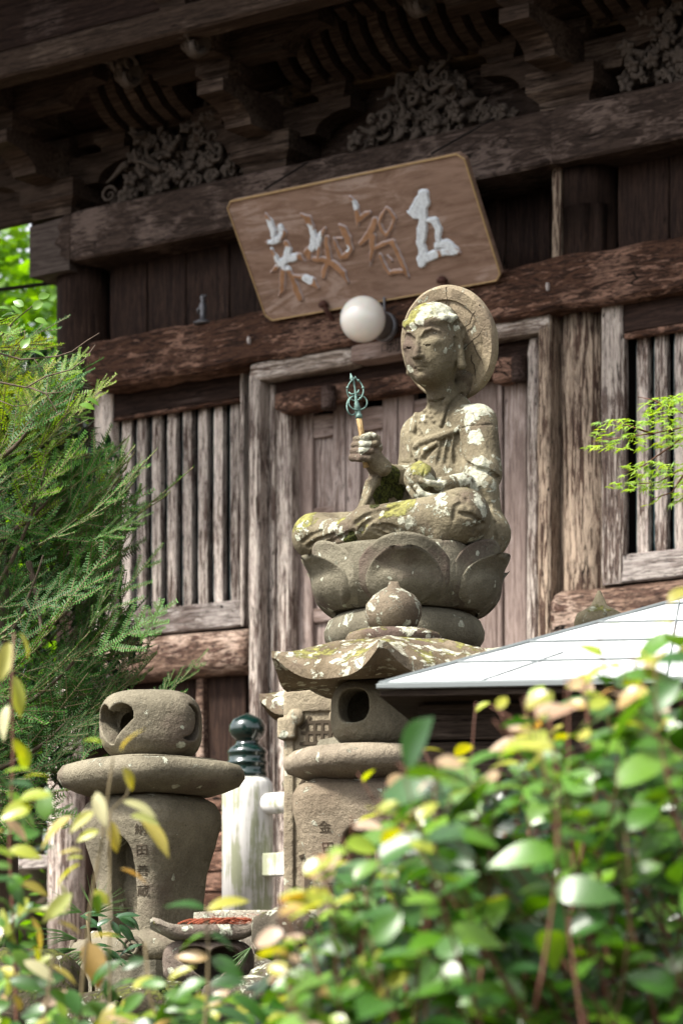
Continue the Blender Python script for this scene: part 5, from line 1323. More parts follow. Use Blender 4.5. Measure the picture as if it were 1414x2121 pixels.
for i in range(14):
    z1_ = ze - .03 - i*.085; V, Fc = beam(.07, Lr-.05, .10, .125, z1_-.083, z1_, 'x', .003, .001, seg=4, seed=i); link('wall_board', mesh('wall_board', V, Fc), M['shed'], shed)
V, Fc = beam(.07, Lr-.05, .127, .14, ze-1.2, ze-.03, 'z', .002, 0, seg=2); link('wall_backing', mesh('wall_backing', V, Fc), M['shed'], shed)
V, Fc = beam(.07, .1, .141, .9, ze-1.2, ze-.03, 'z', .004, 0); link('side_wall', mesh('side_wall', V, Fc), M['shed'], shed)
V, Fc = beam(0, Lr, -.0, .5, ze-.026, ze-.0105, 'x', .002, 0); link('eave_soffit', mesh('eave_soffit', V, Fc), M['shed'], shed)
# ---------------------------------------------------------------- foliage
def leaf_geo(L=1.0, Wd=.45, fold=.10, curl=.25, n=7, tip=.12, wav=.02):
    """blade along +x, midrib at y=0, upper side +z"""
    V = []; Fc = []
    for i in range(n+1):
        t_ = i/n; w = Wd*.5*(math.sin(math.pi*min(1, t_**.85))**.75)*(1 if t_ < .8 else max(.02, 1-(t_-.8)*4.2 + tip)) if 0 < t_ < 1 else .004
        z0 = -curl*t_*t_*L
        for s in (-1, -.5, 0, .5, 1):
            V.append((L*t_, w*s*L, z0 + fold*abs(s)*w*L*1.4 + wav*L*math.sin(t_*9+s*2)*abs(s)*.5))
    for i in range(n):
        for j in range(4): a = i*5+j; Fc.append((a, a+1, a+6, a+5))
    return V, Fc
def leafmesh(name, mat, **k):
    me = mesh(name, *leaf_geo(**k)); me.materials.append(mat); me.polygons.foreach_set('use_smooth', [True]*len(me.polygons)); return me
def frame(d, up, roll=0):
    d = Vector(d).normalized(); y = Vector(up).cross(d)
    if y.length < 1e-3: y = Vector((0, 1, 0)).cross(d)
    y.normalize(); z = d.cross(y)
    M_ = Matrix((d, y, z)).transposed(); return M_ @ Matrix.Rotation(roll, 3, 'X')
class Bunch:
    """many blades joined, each with its own tint"""
    def __init__(s): s.V = []; s.F = []; s.T = []
    def add(s, geo, M4, tint):
        o = len(s.V); s.V += [tuple(M4 @ Vector(p)) for p in geo[0]]; s.F += [tuple(i+o for i in f) for f in geo[1]]; s.T += [tint]*len(geo[0])
    def build(s, name, mat, parent, smooth=True, **k):
        me = mesh(name, s.V, s.F); a = me.attributes.new('tint', 'FLOAT', 'POINT'); a.data.foreach_set('value', s.T)
        return link(name, me, mat, parent, smooth, **k)
def M4(p, R3, s=1): m = R3.to_4x4()*1.0; m = m @ Matrix.Scale(s, 4); m.translation = Vector(p); return m

# --- broadleaf shrub in front, right
rnd = random.Random(21)
SB = P(1150, 2130, 3.8); shrub = empty('broadleaf_shrub', (SB.x, SB.y, 0), 0, label='out-of-focus glossy broadleaf shrub with young yellow and pink tips filling the lower right', cat='shrub')
s0 = Vector((SB.x, SB.y, 0))
bx = [500, 600, 700, 780, 850, 950, 1100, 1200, 1300, 1414, 1600]; by = [1900, 1800, 1680, 1600, 1540, 1455, 1420, 1370, 1340, 1265, 1200]
kinds = [leafmesh('leaf', L_big, L=1, Wd=.60, fold=.12, curl=.30), leafmesh('leaf', L_big, L=1, Wd=.68, fold=.22, curl=.12), leafmesh('leaf', L_big, L=1, Wd=.54, fold=.05, curl=.55)]
youngk = [leafmesh('young_leaf', L_young, L=1, Wd=.42, fold=.3, curl=.25), leafmesh('young_leaf', L_young, L=1, Wd=.5, fold=.5, curl=.5)]
geos = [leaf_geo(1, .60, .12, .30, 5), leaf_geo(1, .66, .2, .15, 5)]
cand = []; stems = MB()
def grow_stem(tip, nleaf, ll, young, Lp=.20, lean=(.25, .1)):
    b = tip + Vector((rnd.uniform(-.05, .30)*1.0, rnd.uniform(-.1, .25), -Lp - rnd.uniform(.0, .25))); c = (b+tip)/2 + Vector((rnd.uniform(-.06, .06), rnd.uniform(-.05, .05), rnd.uniform(-.02, .06)))
    pts = [b*(1-u)**2 + c*2*u*(1-u) + tip*u*u for u in [i/10 for i in range(11)]]
    stems.add(*tube([p - s0 for p in pts], [.0026*(1-.7*i/10) for i in range(11)], 5))
    for i in range(nleaf):
        u = 1 - (i+.3)/nleaf*.85; p = b*(1-u)**2 + c*2*u*(1-u) + tip*u*u; tg = ((c-b)*(1-u) + (tip-c)*u).normalized()
        az = i*2.4 + rnd.uniform(-.5, .5); side = Vector((math.cos(az), math.sin(az), 0)); d = (side*rnd.uniform(.7, 1.1) + tg*.5*(1.2 if u > .9 else .6) + Vector((0, 0, rnd.uniform(-.55, .35)))).normalized()
        yg = (young and u > .80); s_ = ll*rnd.uniform(.7, 1.2)*(.62 if yg else 1)
        cand.append((p, d, s_, yg, rnd.uniform(-.5, .5)))
for i in range(84):
    px = rnd.uniform(560, 1470); lim = np.interp(px, bx, by); py = lim + abs(rnd.gauss(0, 1))*230*rnd.random() + rnd.uniform(0, 40); Y = rnd.uniform(3.25, 4.0) - (.15 if px < 900 else 0)
    yg = rnd.random() < (.85 if py < lim + 130 else .35)
    grow_stem(P(px, py, Y), rnd.randint(6, 9), rnd.uniform(.050, .074), yg)
for i in range(82):
    px = rnd.uniform(600, 1470); lim = np.interp(px, bx, by)+160; py = rnd.uniform(lim, 2130); Y = rnd.uniform(3.3, 4.3)
    grow_stem(P(px, py, Y), rnd.randint(7, 9), rnd.uniform(.056, .084), rnd.random() < .15)
for (px, py, Y) in ((985, 1455, 4.3), (870, 1540, 4.2), (1085, 1440, 4.0), (1170, 1400, 4.0), (1290, 1330, 3.9), (1235, 1290, 3.9), (1380, 1235, 3.9), (660, 1790, 3.6), (730, 1690, 3.7), (590, 1880, 3.5), (620, 1800, 3.4), (800, 1620, 3.8), (560, 1960, 3.4), (740, 1600, 4.1), (900, 1580, 3.9)):
    grow_stem(P(px, py, Y), 7, .058, True, .25)
stems.build('stem', M['reds'], shrub, True, kind='stuff')
cand.sort(key=lambda c: -c[2]/c[0].y)
bun = Bunch(); bun_y = Bunch()
shown = [c for c in cand if -80 < CX + F*c[0].x/c[0].y < 1500 and c[0].z > E - .02]
rest = [c for c in cand if c[0].z > E - .25 and not (-80 < CX + F*c[0].x/c[0].y < 1500 and c[0].z > E - .02)]
for k, (p, d, s_, yg, rl) in enumerate(shown):
    up = Vector((rnd.gauss(-.1, .35), rnd.gauss(-.55, .35), 1)); R3 = frame(d, up, rl*.8)
    if k < 290:
        me = rnd.choice(youngk if yg else kinds); o = link('young_leaf' if yg else 'leaf', me, None, shrub, loc=p - s0, rot=R3.to_euler()); o.scale = (s_, s_, s_)
    else: (bun_y if yg else bun).add(rnd.choice(geos), M4(p - s0, R3, s_), rnd.random())
for (p, d, s_, yg, rl) in rest: bun.add(geos[0], M4(p - s0, frame(d, (0, 0, 1), rl), s_), rnd.random())
bun.build('foliage', L_big, shrub, kind='stuff'); bun_y.build('young_foliage', L_young, shrub, kind='stuff')
bd = Bunch()     # inner leaves deeper in the shrub, its inner shade put into their colour
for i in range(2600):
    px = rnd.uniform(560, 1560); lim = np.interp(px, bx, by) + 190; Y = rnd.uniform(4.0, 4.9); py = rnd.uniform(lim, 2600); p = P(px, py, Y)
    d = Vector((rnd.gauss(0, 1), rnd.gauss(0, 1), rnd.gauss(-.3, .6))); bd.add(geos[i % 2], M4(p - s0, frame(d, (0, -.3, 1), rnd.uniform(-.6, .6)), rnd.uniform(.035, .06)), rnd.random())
bd.build('inner_foliage', L_shade, shrub, kind='stuff')
mb = MB()
for i in range(14):
    px = rnd.uniform(700, 1450); tip = P(px, rnd.uniform(1700, 2000), rnd.uniform(3.7, 4.4)); b = Vector((tip.x + rnd.uniform(-.2, .2), tip.y, .0)); c = (b+tip)/2 + Vector((rnd.uniform(-.2, .2), 0, .2))
    mb.add(*tube([(b*(1-u)**2 + c*2*u*(1-u) + tip*u*u) - s0 for u in [j/10 for j in range(11)]], [.007*(1-.06*j) for j in range(11)], 6))
mb.build('branch', M['reds'], shrub, True, kind='stuff')

# --- thin yellow-leaved shrub in front, left
YQ = 4.3; q0 = P(220, 2130, YQ); q0.z = 0
sh2 = empty('yellow_leaved_shrub', q0, 0, label='blurred slender shoots with yellow and pale green leaves along the left foreground', cat='shrub')
yk = [leafmesh('leaf', L_yel, L=1, Wd=.30, fold=.2, curl=.35), leafmesh('leaf', L_yel, L=1, Wd=.34, fold=.35, curl=.15)]
gk = [leafmesh('leaf', L_big, L=1, Wd=.42, fold=.2, curl=.3), leafmesh('leaf', L_young, L=1, Wd=.40, fold=.2, curl=.3)]
def shoot(pts, Y, r=.0032, mat='twig'):
    mb = MB(); q = [P(a, b, Y) - q0 for a, b in pts]; q.append(Vector((q[-1].x, q[-1].y, 0))); mb.add(*tube(q, [r*(.5+.5*i/(len(q)-1)) for i in range(len(q))], 6)); mb.build('stem', M[mat], sh2, True)
shoot([(235, 1570), (225, 1640), (212, 1740), (190, 1860), (175, 1990), (165, 2121)], YQ); shoot([(30, 1310), (24, 1420), (28, 1560), (20, 1760), (30, 1950), (35, 2121)], YQ, .003, 'reds'); shoot([(428, 1880), (432, 1980), (430, 2060), (425, 2121)], 3.9); shoot([(272, 1620), (262, 1650), (228, 1680)], YQ, .0022)
shoot([(110, 1980), (100, 2060), (90, 2121)], 4.0); shoot([(300, 1950), (310, 2060), (330, 2121)], 4.1)
LV = [(250,1555,-60,70,'y'),(215,1540,200,50,'p'),(255,1590,60,60,'p'),(200,1640,75,80,'y'),(150,1690,150,95,'y'),(195,1680,140,70,'y'),(255,1660,20,80,'y'),(290,1690,50,110,'y'),(270,1690,10,70,'y'),(230,1700,80,70,'y'),(205,1720,160,60,'g'),(170,1765,185,60,'y'),(165,1790,150,80,'g'),
 (250,1800,15,75,'p'),(150,1850,140,90,'y'),(190,1845,30,60,'g'),(205,1850,100,60,'G'),(140,1890,200,60,'y'),(65,1900,60,80,'y'),(120,1910,20,60,'y'),(190,1940,-10,60,'y'),(180,1950,70,120,'p'),(215,1960,60,60,'G'),
 (20,1330,100,90,'y'),(40,1310,60,70,'p'),(30,1400,80,90,'y'),(18,1460,100,80,'y'),(28,1530,60,60,'p'),(45,1540,80,70,'p'),(10,1600,-20,70,'g'),(50,1610,-20,60,'g'),(15,1640,40,80,'G'),(30,1670,60,110,'G'),(10,1700,30,80,'g'),(20,1760,5,80,'g'),(60,1770,-30,70,'G'),(20,1820,60,80,'G'),
 (40,1830,10,80,'g'),(5,1880,80,90,'y'),(30,1900,-30,70,'y'),(10,1950,40,80,'G'),(50,1990,30,80,'y'),(70,1960,70,60,'p'),(20,2030,10,90,'G'),(60,2040,-20,90,'G'),(100,2050,30,80,'G'),(150,2060,170,90,'g'),(190,2040,-50,100,'G'),(220,2060,-40,90,'G'),(90,2100,10,110,'G'),(160,2100,-15,120,'G'),(230,2110,0,110,'g'),
 (430,1885,200,100,'G'),(430,1885,-25,105,'g'),(425,1935,165,80,'G'),(435,1935,20,80,'G'),(430,1985,190,80,'g'),(438,1985,25,90,'G'),(428,2030,160,90,'G'),(435,2040,-15,90,'G'),(430,2080,180,100,'G'),(440,2090,10,110,'G'),(345,2040,190,80,'G'),(350,2030,-40,70,'g'),(300,2060,150,90,'G'),(310,2080,20,100,'G'),
 (480,2060,30,120,'G'),(520,2090,10,120,'G'),(110,1980,150,70,'y'),(105,2000,30,70,'y'),(300,1985,160,60,'G'),(330,2100,30,110,'G'),(380,2110,0,120,'G'),(270,2110,170,100,'G'),(125,1830,60,60,'y'),(140,1780,-20,40,'g'),(60,1860,130,60,'g')]
for (px, py, ang, ln, kd) in LV:
    Y = (YQ if px < 340 else 3.9) + rnd.uniform(-.12, .12); p = P(px, py, Y) - q0; a = -R(ang); d = Vector((math.cos(a), rnd.uniform(-.45, .45), math.sin(a)))
    me = {'y': rnd.choice(yk), 'p': youngk[0], 'g': gk[1], 'G': gk[0]}[kd]; s_ = ln*(.98 if kd == 'y' else .85)*Y/F
    o = link('leaf', me, None, sh2, loc=p, rot=frame(d, (rnd.gauss(0, .4), -.6, .8), rnd.uniform(-.5, .5)).to_euler()); o.scale = (s_, s_*rnd.uniform(.9, 1.25), s_)

bl = Bunch(); by_ = Bunch()       # small leaves low down that no one would count
for i in range(150):
    if rnd.random() < .72: px, py = rnd.uniform(-20, 560), 2140 - abs(rnd.gauss(0, 48))
    else: px, py = rnd.uniform(-20, 95), rnd.uniform(1600, 2120)
    p = P(px, py, YQ + rnd.uniform(-.35, .25)) - q0; a = rnd.uniform(0, 6.28); s_ = rnd.uniform(.022, .05); d = (math.cos(a), rnd.uniform(-.5, .5), math.sin(a)*.6)
    (by_ if rnd.random() < .3 else bl).add(geos[i % 2], M4(p, frame(d, (rnd.gauss(0, .4), -.5, .9), rnd.uniform(-.5, .5)), s_), rnd.random())
bl.build('foliage', L_big, sh2, kind='stuff'); by_.build('young_foliage', L_young, sh2, kind='stuff')

# --- fir at the left
YF_ = 9.4; f0 = P(-30, 2130, YF_); f0.z = ter
fir = empty('fir_tree', f0, 0, label='dense green fir tree with flat needle sprays reaching right from the left edge', cat='tree')
def spray(seed, L=.34, nt=9, mat=None, needle=.0175):
    r_ = random.Random(seed); V = []; Fc = []; T_ = []
    wood_ = MB()
    def run(p0, d, n_, l):
        d = Vector(d).normalized(); nn = Vector(n_).normalized(); side = nn.cross(d); pts = []
        m = max(5, int(l/.0085)); bend = r_.uniform(-.05, .05)
        p = Vector(p0)
        for i in range(m):
            u = i/m; dd = (d + side*bend*u + nn*(.12*u)).normalized(); p = p + dd*(l/m); pts.append(p.copy())
            sd = nn.cross(dd)
            for s in (-1, 1):
                ln = needle*(1-.35*u)*r_.uniform(.8, 1.1)*(.5 if i < 2 else 1); a = (dd*r_.uniform(.12, .38) + sd*s + nn*r_.uniform(.0, .35)).normalized(); w = dd*.0026
                o = len(V); e = p + a*ln; V.extend([p - w, p + w, e + w*.5, e - w*.5]); Fc.append((o, o+1, o+2, o+3)); T_.extend([r_.random()*.3]*4)
            if r_.random() < .35:
                a = (dd*.5 + nn + sd*r_.uniform(-.4, .4)).normalized(); w = sd*.0020; o = len(V); e = p + a*needle*.7; V.extend([p - w, p + w, e + w*.5, e - w*.5]); Fc.append((o, o+1, o+2, o+3)); T_.extend([r_.random()*.3]*4)
        wood_.add(*tube([Vector(p0)] + pts[::3] + [pts[-1]], .0016, 4)); return pts
    ax = run((0, 0, 0), (1, 0, .05), (0, 0, 1), L)
    for k in range(nt):
        u = .06 + .78*k/nt; p = ax[int(u*len(ax))]; s = -1 if k % 2 else 1
        run(p, (.72, s*r_.uniform(.6, .8), r_.uniform(-.08, .1)), (0, 0, 1), L*(1-u)*r_.uniform(.36, .52) + .03)
    me = mesh('branch', [tuple(p) for p in V] + wood_.V, Fc + [tuple(i+len(V) for i in f) for f in wood_.F])
    a = me.attributes.new('tint', 'FLOAT', 'POINT'); a.data.foreach_set('value', T_ + [0]*len(wood_.V))
    me.materials.append(mat); me.materials.append(M['twig'])
    me.polygons.foreach_set('material_index', [0]*len(Fc) + [1]*len(wood_.F)); return me
SP = [spray(i, .30 + .04*(i % 3), 6 + i % 2, L_fir) for i in range(5)]; SPY = [spray(11+i, .26, 6, L_firy) for i in range(2)]
fbx = [(600, 60), (680, 130), (720, 190), (770, 250), (850, 215), (930, 310), (1015, 330), (1100, 300), (1165, 300), (1260, 330), (1355, 380), (1420, 330), (1480, 215), (1560, 225), (1640, 190), (1700, 170), (1780, 60)]
fy_ = [a for a, b in fbx]; fx_ = [b for a, b in fbx]
rnd = random.Random(5)
def put(px, py, Y, ang, dy, s, me, roll=None):
    d = Vector((math.cos(R(ang)), dy, math.sin(R(ang)))); L_ = .32*s
    p = P(px, py, Y) - d.normalized()*L_ - f0      # px,py is the tip
    o = link('branch', me, None, fir, loc=p, rot=frame(d, (rnd.gauss(0, .25), rnd.uniform(-.9, .1), 1), rnd.uniform(-.3, .3) if roll is None else roll).to_euler()); o.scale = (s, s, s)
for (px, py, ang, s) in ((275, 768, 38, .8), (246, 765, 50, .6), (205, 712, 40, .5), (352, 938, 35, 1.0), (382, 1015, 33, 1.1), (300, 960, 55, .5), (315, 1075, 18, .6), (328, 1168, 42, .9), (362, 1262, 30, .9), (345, 1240, 60, .5), (452, 1352, 40, .85), (372, 1385, 60, .5), (250, 1190, 60, .6), (240, 1475, 25, .7),
                         (228, 1520, 20, .6), (250, 1580, 0, .6), (190, 1640, 5, .7), (180, 1700, -10, .5), (110, 1690, -25, .6), (108, 770, 80, .6), (30, 780, 85, .7), (60, 760, 80, .6), (85, 755, 75, .5), (20, 700, 85, .6), (130, 800, 70, .6), (320, 1320, 15, .7), (205, 1500, 40, .6)):
    yg = py < 850 and rnd.random() < .75
    put(px, py, YF_ + rnd.uniform(-.35, -.1), ang, rnd.uniform(-.25, .15), s*1.05, rnd.choice(SPY if yg else SP), None)
for i in range(262):
    py = rnd.uniform(640, 1790); lim = np.interp(py, fy_, fx_) - 22; px = rnd.uniform(-60, lim); 
    if rnd.random() < .3: px = lim - rnd.uniform(0, 60)
    yg = (py < 950 and rnd.random() < .6)
    put(px, py, YF_ + rnd.uniform(-.3, .7), rnd.gauss(32 if py < 1450 else 5, 20), rnd.uniform(-.5, .3), rnd.uniform(.75, 1.3), rnd.choice(SPY if yg else SP))
mb = MB(); mb.add(*tube([Vector((0, .35, -.1)), Vector((.02, .3, 1.2)), Vector((-.03, .3, 2.2)), Vector((0, .3, 3.1))], [.07, .055, .035, .01], 10)); mb.build('trunk', M['bark'], fir, True)
for (a, b) in (((-30, 1250), (95, 970)), ((-30, 1500), (170, 1350)), ((-30, 1700), (120, 1620)), ((-40, 1400), (90, 1150)), ((-40, 1130), (130, 1000)), ((60, 1165), (85, 1340)), ((-20, 960), (90, 830)), ((40, 1330), (210, 1180)), ((-30, 1600), (150, 1480))):
    mb = MB(); pa_, pb__ = P(*a, YF_+.1) - f0, P(*b, YF_-.1) - f0; c = (pa_+pb__)/2 + Vector((.03, 0, -.05)); mb.add(*tube([pa_*(1-u)**2 + c*2*u*(1-u) + pb__*u*u for u in [j/8 for j in range(9)]], [.011*(1-.09*j) for j in range(9)], 6)); mb.build('limb', M['bark'], fir, True)

for mats, sps, lo_y, hi_y, cnt, nm in ((L_fir, SP, 760, 1790, 150, 'inner_branches'), (L_firy, SPY, 640, 1000, 60, 'young_branches')):
    VV = []; FF = []; TT = []       # the smaller sprays filling the crown, past the single ones
    for i in range(cnt):
        me = rnd.choice(sps); co = np.empty(len(me.vertices)*3, 'f4'); me.vertices.foreach_get('co', co); co = co.reshape(-1, 3)
        py = rnd.uniform(lo_y, hi_y); lim = np.interp(py, fy_, fx_) - 40; px = rnd.uniform(-80, lim); s_ = rnd.uniform(.7, 1.2); d = Vector((math.cos(R(35)), rnd.uniform(-.5, .5), math.sin(R(rnd.gauss(30, 20)))))
        Rm = np.array(frame(d, (rnd.gauss(0, .3), rnd.uniform(-.9, .1), 1), rnd.uniform(-.3, .3))); pp = np.array(P(px, py, YF_ + rnd.uniform(.2, .9)) - d.normalized()*.3*s_ - f0)
        o_ = len(VV); VV += [tuple(q) for q in (co @ Rm.T)*s_ + pp]; FF += [tuple(v_ + o_ for v_ in p_.vertices) for p_ in me.polygons]; TT += [rnd.random()]*len(co)
    me = mesh(nm, VV, FF); a_ = me.attributes.new('tint', 'FLOAT', 'POINT'); a_.data.foreach_set('value', TT); link(nm, me, mats, fir, kind='stuff')
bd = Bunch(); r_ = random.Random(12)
for i in range(1500):     # inner needles deep in the tree, the crown's shade put into their colour
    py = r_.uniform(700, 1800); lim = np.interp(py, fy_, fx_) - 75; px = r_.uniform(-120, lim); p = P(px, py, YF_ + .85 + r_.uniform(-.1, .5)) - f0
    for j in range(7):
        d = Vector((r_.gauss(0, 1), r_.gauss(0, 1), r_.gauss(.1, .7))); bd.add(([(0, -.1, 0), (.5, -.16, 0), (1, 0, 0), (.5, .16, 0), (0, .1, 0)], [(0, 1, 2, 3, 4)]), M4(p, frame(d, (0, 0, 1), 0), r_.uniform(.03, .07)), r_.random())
bd.build('inner_foliage', L_shade, fir, False, kind='stuff')

# --- bare twigs with a few round leaves crossing the fir top
YT2 = 8.5; t0 = P(-120, 1000, YT2); t0.z = ter
bt = empty('bare_twig_shrub', t0, 0, label='thin grey twigs with few small round green leaves crossing the fir top', cat='shrub')
for pl, r in (([(-60, 720), (0, 732), (45, 745), (80, 742), (120, 738), (150, 728), (180, 706), (206, 690)], .0035), ([(-60, 780), (0, 792), (55, 803), (95, 780), (150, 765), (178, 742), (198, 714)], .0035), ([(60, 802), (95, 815), (120, 856), (140, 850), (155, 800)], .0028), ([(30, 735), (52, 700), (52, 684)], .002), ([(70, 742), (95, 775)], .002),
              ([(-40, 745), (0, 700), (30, 665), (60, 640), (88, 618)], .003), ([(0, 665), (20, 655), (40, 650)], .002), ([(95, 815), (130, 812), (150, 795)], .0018), ([(0, 830), (30, 842), (60, 838), (75, 820)], .002)):
    mb = MB(); mb.add(*tube([P(a, b, YT2) - t0 for a, b in pl], [r*(1-.6*i/(len(pl)-1)) for i in range(len(pl))], 5)); mb.build('twig', M['bark'], bt, True)
mb = MB(); mb.add(*tube([P(-60, 720, YT2) - t0, P(-90, 900, YT2) - t0, P(-120, 1500, YT2) - t0, Vector((0, 0, -.1))], [.006, .008, .012, .016], 6)); mb.build('stem', M['bark'], bt, True)
rl = leafmesh('leaf', leafmat('round_leaf', [(.09, .20, .03), (.14, .27, .04)], .35, .4), L=1, Wd=.62, fold=.15, curl=.2)
for (px, py, ang, ln) in ((68, 640, -40, 26), (50, 634, -150, 24), (45, 652, -130, 26), (72, 662, 10, 24), (20, 640, -170, 24), (10, 660, 170, 28), (22, 690, -140, 28), (5, 690, 160, 30), (30, 650, 180, 24), (165, 838, 10, 30), (45, 722, -60, 28), (62, 728, 10, 30), (180, 825, 20, 26), (80, 618, -30, 24), (0, 720, -100, 26)):
    a = -R(ang); o = link('leaf', rl, None, bt, loc=P(px, py, YT2-.01) - t0, rot=frame((math.cos(a), rnd.uniform(-.3, .3), math.sin(a)), (0, -.8, .7), rnd.uniform(-.6, .6)).to_euler()); s_ = ln*YT2/F*1.15; o.scale = (s_, s_, s_)

# --- maple branch at the right
YMp = 8.6; m0 = P(1560, 1000, YMp); m0.z = ter
mp = empty('maple_tree', m0, 0, label='fresh green maple branch with small star-shaped leaves reaching in from the right edge', cat='tree')
def maple_leaf(seed):
    r_ = random.Random(seed); V = [(0, 0, 0)]; lob = [(-125, .45), (-80, .72), (-40, .92), (0, 1.0), (40, .92), (80, .72), (125, .45)]; out = []
    for i, (a, l) in enumerate(lob):
        a0 = R(a); out += [(l*.5, a0-R(9)), (l, a0), (l*.5, a0+R(9))]
        if i < 6: out.append((.24, R((a+lob[i+1][0])/2)))
    V += [(r*math.cos(a)*.5, r*math.sin(a)*.5, -.10*r*r + .02*r_.uniform(-1, 1)) for r, a in out]; n = len(out)
    me = mesh('leaf', V, [(0, i+1, i+2) for i in range(n-1)]); me.materials.append(L_map); return me
ml = [maple_leaf(i) for i in range(3)]
tiers = [((1330, 1440), (808, 850), 90), ((1225, 1440), (862, 925), 170), ((1285, 1440), (950, 985), 70), ((1262, 1440), (990, 1012), 60), ((1340, 1440), (1015, 1040), 25), ((1210, 1280), (915, 925), 8), ((1420, 1560), (780, 1040), 12)]
rnd = random.Random(77)
for (xa, xb), (ya_, yb_), n in tiers:
    for i in range(n):
        u = rnd.random()**.8; px = xa + (xb-xa)*u; py = rnd.uniform(ya_, yb_) + (1-u)*(8 if ya_ > 850 else 20); Y = YMp + rnd.uniform(-.12, .15)
        d = Vector((rnd.uniform(-1, -.1), rnd.uniform(-.9, .6), rnd.uniform(-.35, .05))); s_ = rnd.uniform(.040, .062)
        o = link('leaf', rnd.choice(ml), None, mp, loc=P(px, py, Y) - m0, rot=frame(d, (rnd.gauss(0, .3), rnd.uniform(-.8, .1), 1), 0).to_euler()); o.scale = (s_, s_, s_)
for pl in ([(1560, 870), (1470, 880), (1414, 885), (1350, 898), (1290, 905), (1225, 915)], [(1470, 880), (1400, 850), (1350, 828), (1320, 822)], [(1440, 885), (1380, 930), (1330, 965), (1290, 980)], [(1500, 900), (1430, 960), (1360, 1000), (1275, 1003)], [(1430, 960), (1390, 1020), (1345, 1035)], [(1350, 898), (1310, 885), (1270, 872)]):
    mb = MB(); mb.add(*tube([P(a, b, YMp + .01) - m0 for a, b in pl], [.0038*(1-.75*i/(len(pl)-1)) for i in range(len(pl))], 5)); mb.build('twig', M['reds'], mp, True)
mb = MB(); mb.add(*tube([P(1560, 870, YMp) - m0, P(1620, 1200, YMp) - m0, P(1580, 1800, YMp) - m0, Vector((0, 0, -.1))], [.012, .02, .03, .04], 8)); mb.build('trunk', M['bark'], mp, True)

# --- trees beyond the hall
def far_tree(px, Y, top, rad, seed, label, n=5200, dens=.11):
    base = P(px, 2130, Y); base.z = ter - .05; z_top = E + (HY-top)*Y/F - base.z
    tr = empty('broadleaf_tree', base, 0, label=label, cat='tree', group='trees beyond the hall')
    mb = MB(); mb.add(*tube([(0, 0, -.1), (.1, 0, z_top*.3), (-.05, .1, z_top*.6), (0, 0, z_top*.92)], [.22, .17, .10, .03], 10)); r_ = random.Random(seed)
    for i in range(9):
        a = r_.uniform(0, 6.28); z = z_top*r_.uniform(.15, .8); mb.add(*tube([(0, 0, z), (math.cos(a)*rad*.4, math.sin(a)*rad*.4, z+.3), (math.cos(a)*rad*.8, math.sin(a)*rad*.8, z+.7)], [.06, .04, .015], 6))
    mb.build('trunk', M['bark'], tr, True)
    b = Bunch(); g_ = ([(0, -.35, 0), (.5, -.4, .08), (1, 0, 0), (.5, .4, .08), (0, .35, 0)], [(0, 1, 2, 3, 4)])
    cl = [(r_.uniform(0, 6.28), r_.uniform(.35, 1)*rad, z_top*r_.uniform(.02, .97)) for _ in range(70)]
    for i in range(n):
        a, rr, z = r_.choice(cl); taper = min(1, (1.05 - z/z_top)*2.2); c = Vector((math.cos(a)*rr*taper, math.sin(a)*rr*taper, z)); p = c + Vector((r_.gauss(0, .42), r_.gauss(0, .42), r_.gauss(0, .24)))
        b.add(g_, M4(p, frame((r_.gauss(0, 1), r_.gauss(0, 1), r_.gauss(-.2, .5)), (0, 0, 1), r_.uniform(-.8, .8)), dens*r_.uniform(.6, 1.3)), r_.random()*.99)
    b.build('crown', L_far, tr, False, kind='stuff')
far_tree(-60, 24, 200, 2.3, 1, 'bright green leafy tree nearest the hall corner, seen past the eaves', 8000)
far_tree(160, 29, -100, 3.0, 2, 'tall green tree behind the hall corner')
far_tree(-420, 26, 100, 3.0, 3, 'green leafy tree further left beyond the hall')
far_tree(-900, 30, 0, 3.5, 4, 'green tree at the far left, outside the eaves')
far_tree(30, 21, 1000, 1.6, 5, 'low bushy green tree behind the fir', 5000)
far_tree(1900, 34, -200, 3.5, 6, 'tall green tree right of the hall')
b = Bunch(); g_ = ([(0, -.35, 0), (.5, -.4, .08), (1, 0, 0), (.5, .4, .08), (0, .35, 0)], [(0, 1, 2, 3, 4)]); r_ = random.Random(3)
for i in range(9000):
    x = r_.uniform(-24, 24); y = 40 + r_.uniform(-1.5, 1.5); z = ter + r_.random()**.7*(13 + 2.5*math.sin(x*.6) + 1.5*math.sin(x*1.7)); b.add(g_, M4((x, y, z), frame((r_.gauss(0, 1), r_.gauss(0, 1), r_.gauss(-.2, .5)), (0, 0, 1), r_.uniform(-.8, .8)), r_.uniform(.5, .9)), r_.random()*.99)
b.build('woodland', L_far, None, False, kind='stuff', label='distant mass of green woodland behind the hall', cat='woodland')
cab = MB(); cab.add(*tube([P(-200, 612, 16), P(0, 600, 16), P(125, 584, 16), P(500, 560, 19)], .012, 5)); cab.build('cable', M['inkb'], None, label='dark cable running past the hall corner', cat='cable')

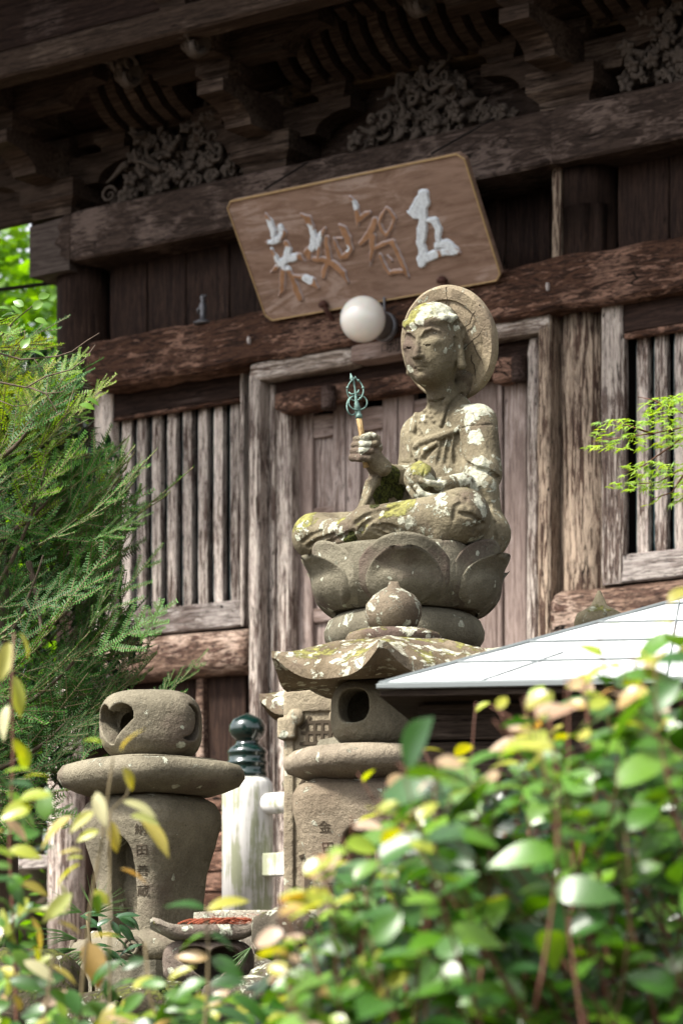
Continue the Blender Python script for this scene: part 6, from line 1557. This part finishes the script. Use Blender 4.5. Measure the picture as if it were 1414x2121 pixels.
# --- offering branches: pine and glossy leaves standing by the left lantern
o0 = P(195, 2050, 7.7)
off_ = empty('offering_branches', o0, 0, label='bunch of pine sprigs and glossy evergreen leaves standing left of the lantern foot', cat='cut branches')
rnd = random.Random(31)
lk = leafmesh('leaf', L_dark, L=1, Wd=.36, fold=.2, curl=.25)
for i in range(26):
    px, py = rnd.uniform(165, 265), rnd.uniform(1885, 1985); a = rnd.uniform(-.9, .9); s_ = rnd.uniform(.045, .075)
    o = link('leaf', lk, None, off_, loc=P(px, py, 7.65 + rnd.uniform(-.05, .05)) - o0, rot=frame((math.cos(a), rnd.uniform(-.6, .4), math.sin(a)-.2), (0, -.7, .8), rnd.uniform(-.5, .5)).to_euler()); o.scale = (s_,)*3
for cx_, cy_, base_a, sp_ in ((160, 1890, 165, 25), (150, 1945, 175, 22), (175, 1970, 215, 30), (185, 1893, 60, 60), (150, 1965, 195, 14)):
    mb = MB(); c = P(cx_+10, cy_, 7.68) - o0
    for i in range(26):
        a = R(base_a + rnd.uniform(-sp_, sp_)); l = rnd.uniform(.06, .115); d = Vector((math.cos(a), rnd.uniform(-.3, .3), math.sin(a)))*l; d2 = d + Vector((0, 0, -.008)); mb.add(*tube([c, c + d*.5 + Vector((0, 0, .003)), c + d2], [.0008, .0009, .0003], 4))
    mb.build('pine_sprig', L_pine, off_, kind='stuff')
mb = MB(); mb.add(*tube([Vector((0, 0, -.02)), P(190, 1980, 7.68) - o0, P(180, 1890, 7.68) - o0], .005, 6)); mb.build('stem', M['twig'], off_, True)
mb = MB(); c = P(520, 1962, 7.2)
for i in range(18):
    a = R(rnd.uniform(205, 250)); d = Vector((math.cos(a), rnd.uniform(-.25, .1), math.sin(a)))*rnd.uniform(.05, .075); mb.add(*tube([(0, 0, 0), d*.5, d], [.0010, .0011, .0004], 4))
o = mb.build('pine_sprig', L_pine, None, label='small pale green pine sprig in front of the heart window', cat='pine sprig'); o.location = c
# low ground cover between the stones
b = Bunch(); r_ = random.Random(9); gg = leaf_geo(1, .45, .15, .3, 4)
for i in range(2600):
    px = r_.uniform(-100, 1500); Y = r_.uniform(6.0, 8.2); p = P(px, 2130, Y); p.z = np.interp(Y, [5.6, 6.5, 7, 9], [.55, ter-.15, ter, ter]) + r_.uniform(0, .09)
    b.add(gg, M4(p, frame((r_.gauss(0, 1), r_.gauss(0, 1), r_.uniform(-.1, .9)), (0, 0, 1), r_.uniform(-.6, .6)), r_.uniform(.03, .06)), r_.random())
b.build('ground_cover', L_shade, None, kind='stuff', label='low leafy ground cover between the stones', cat='ground cover')
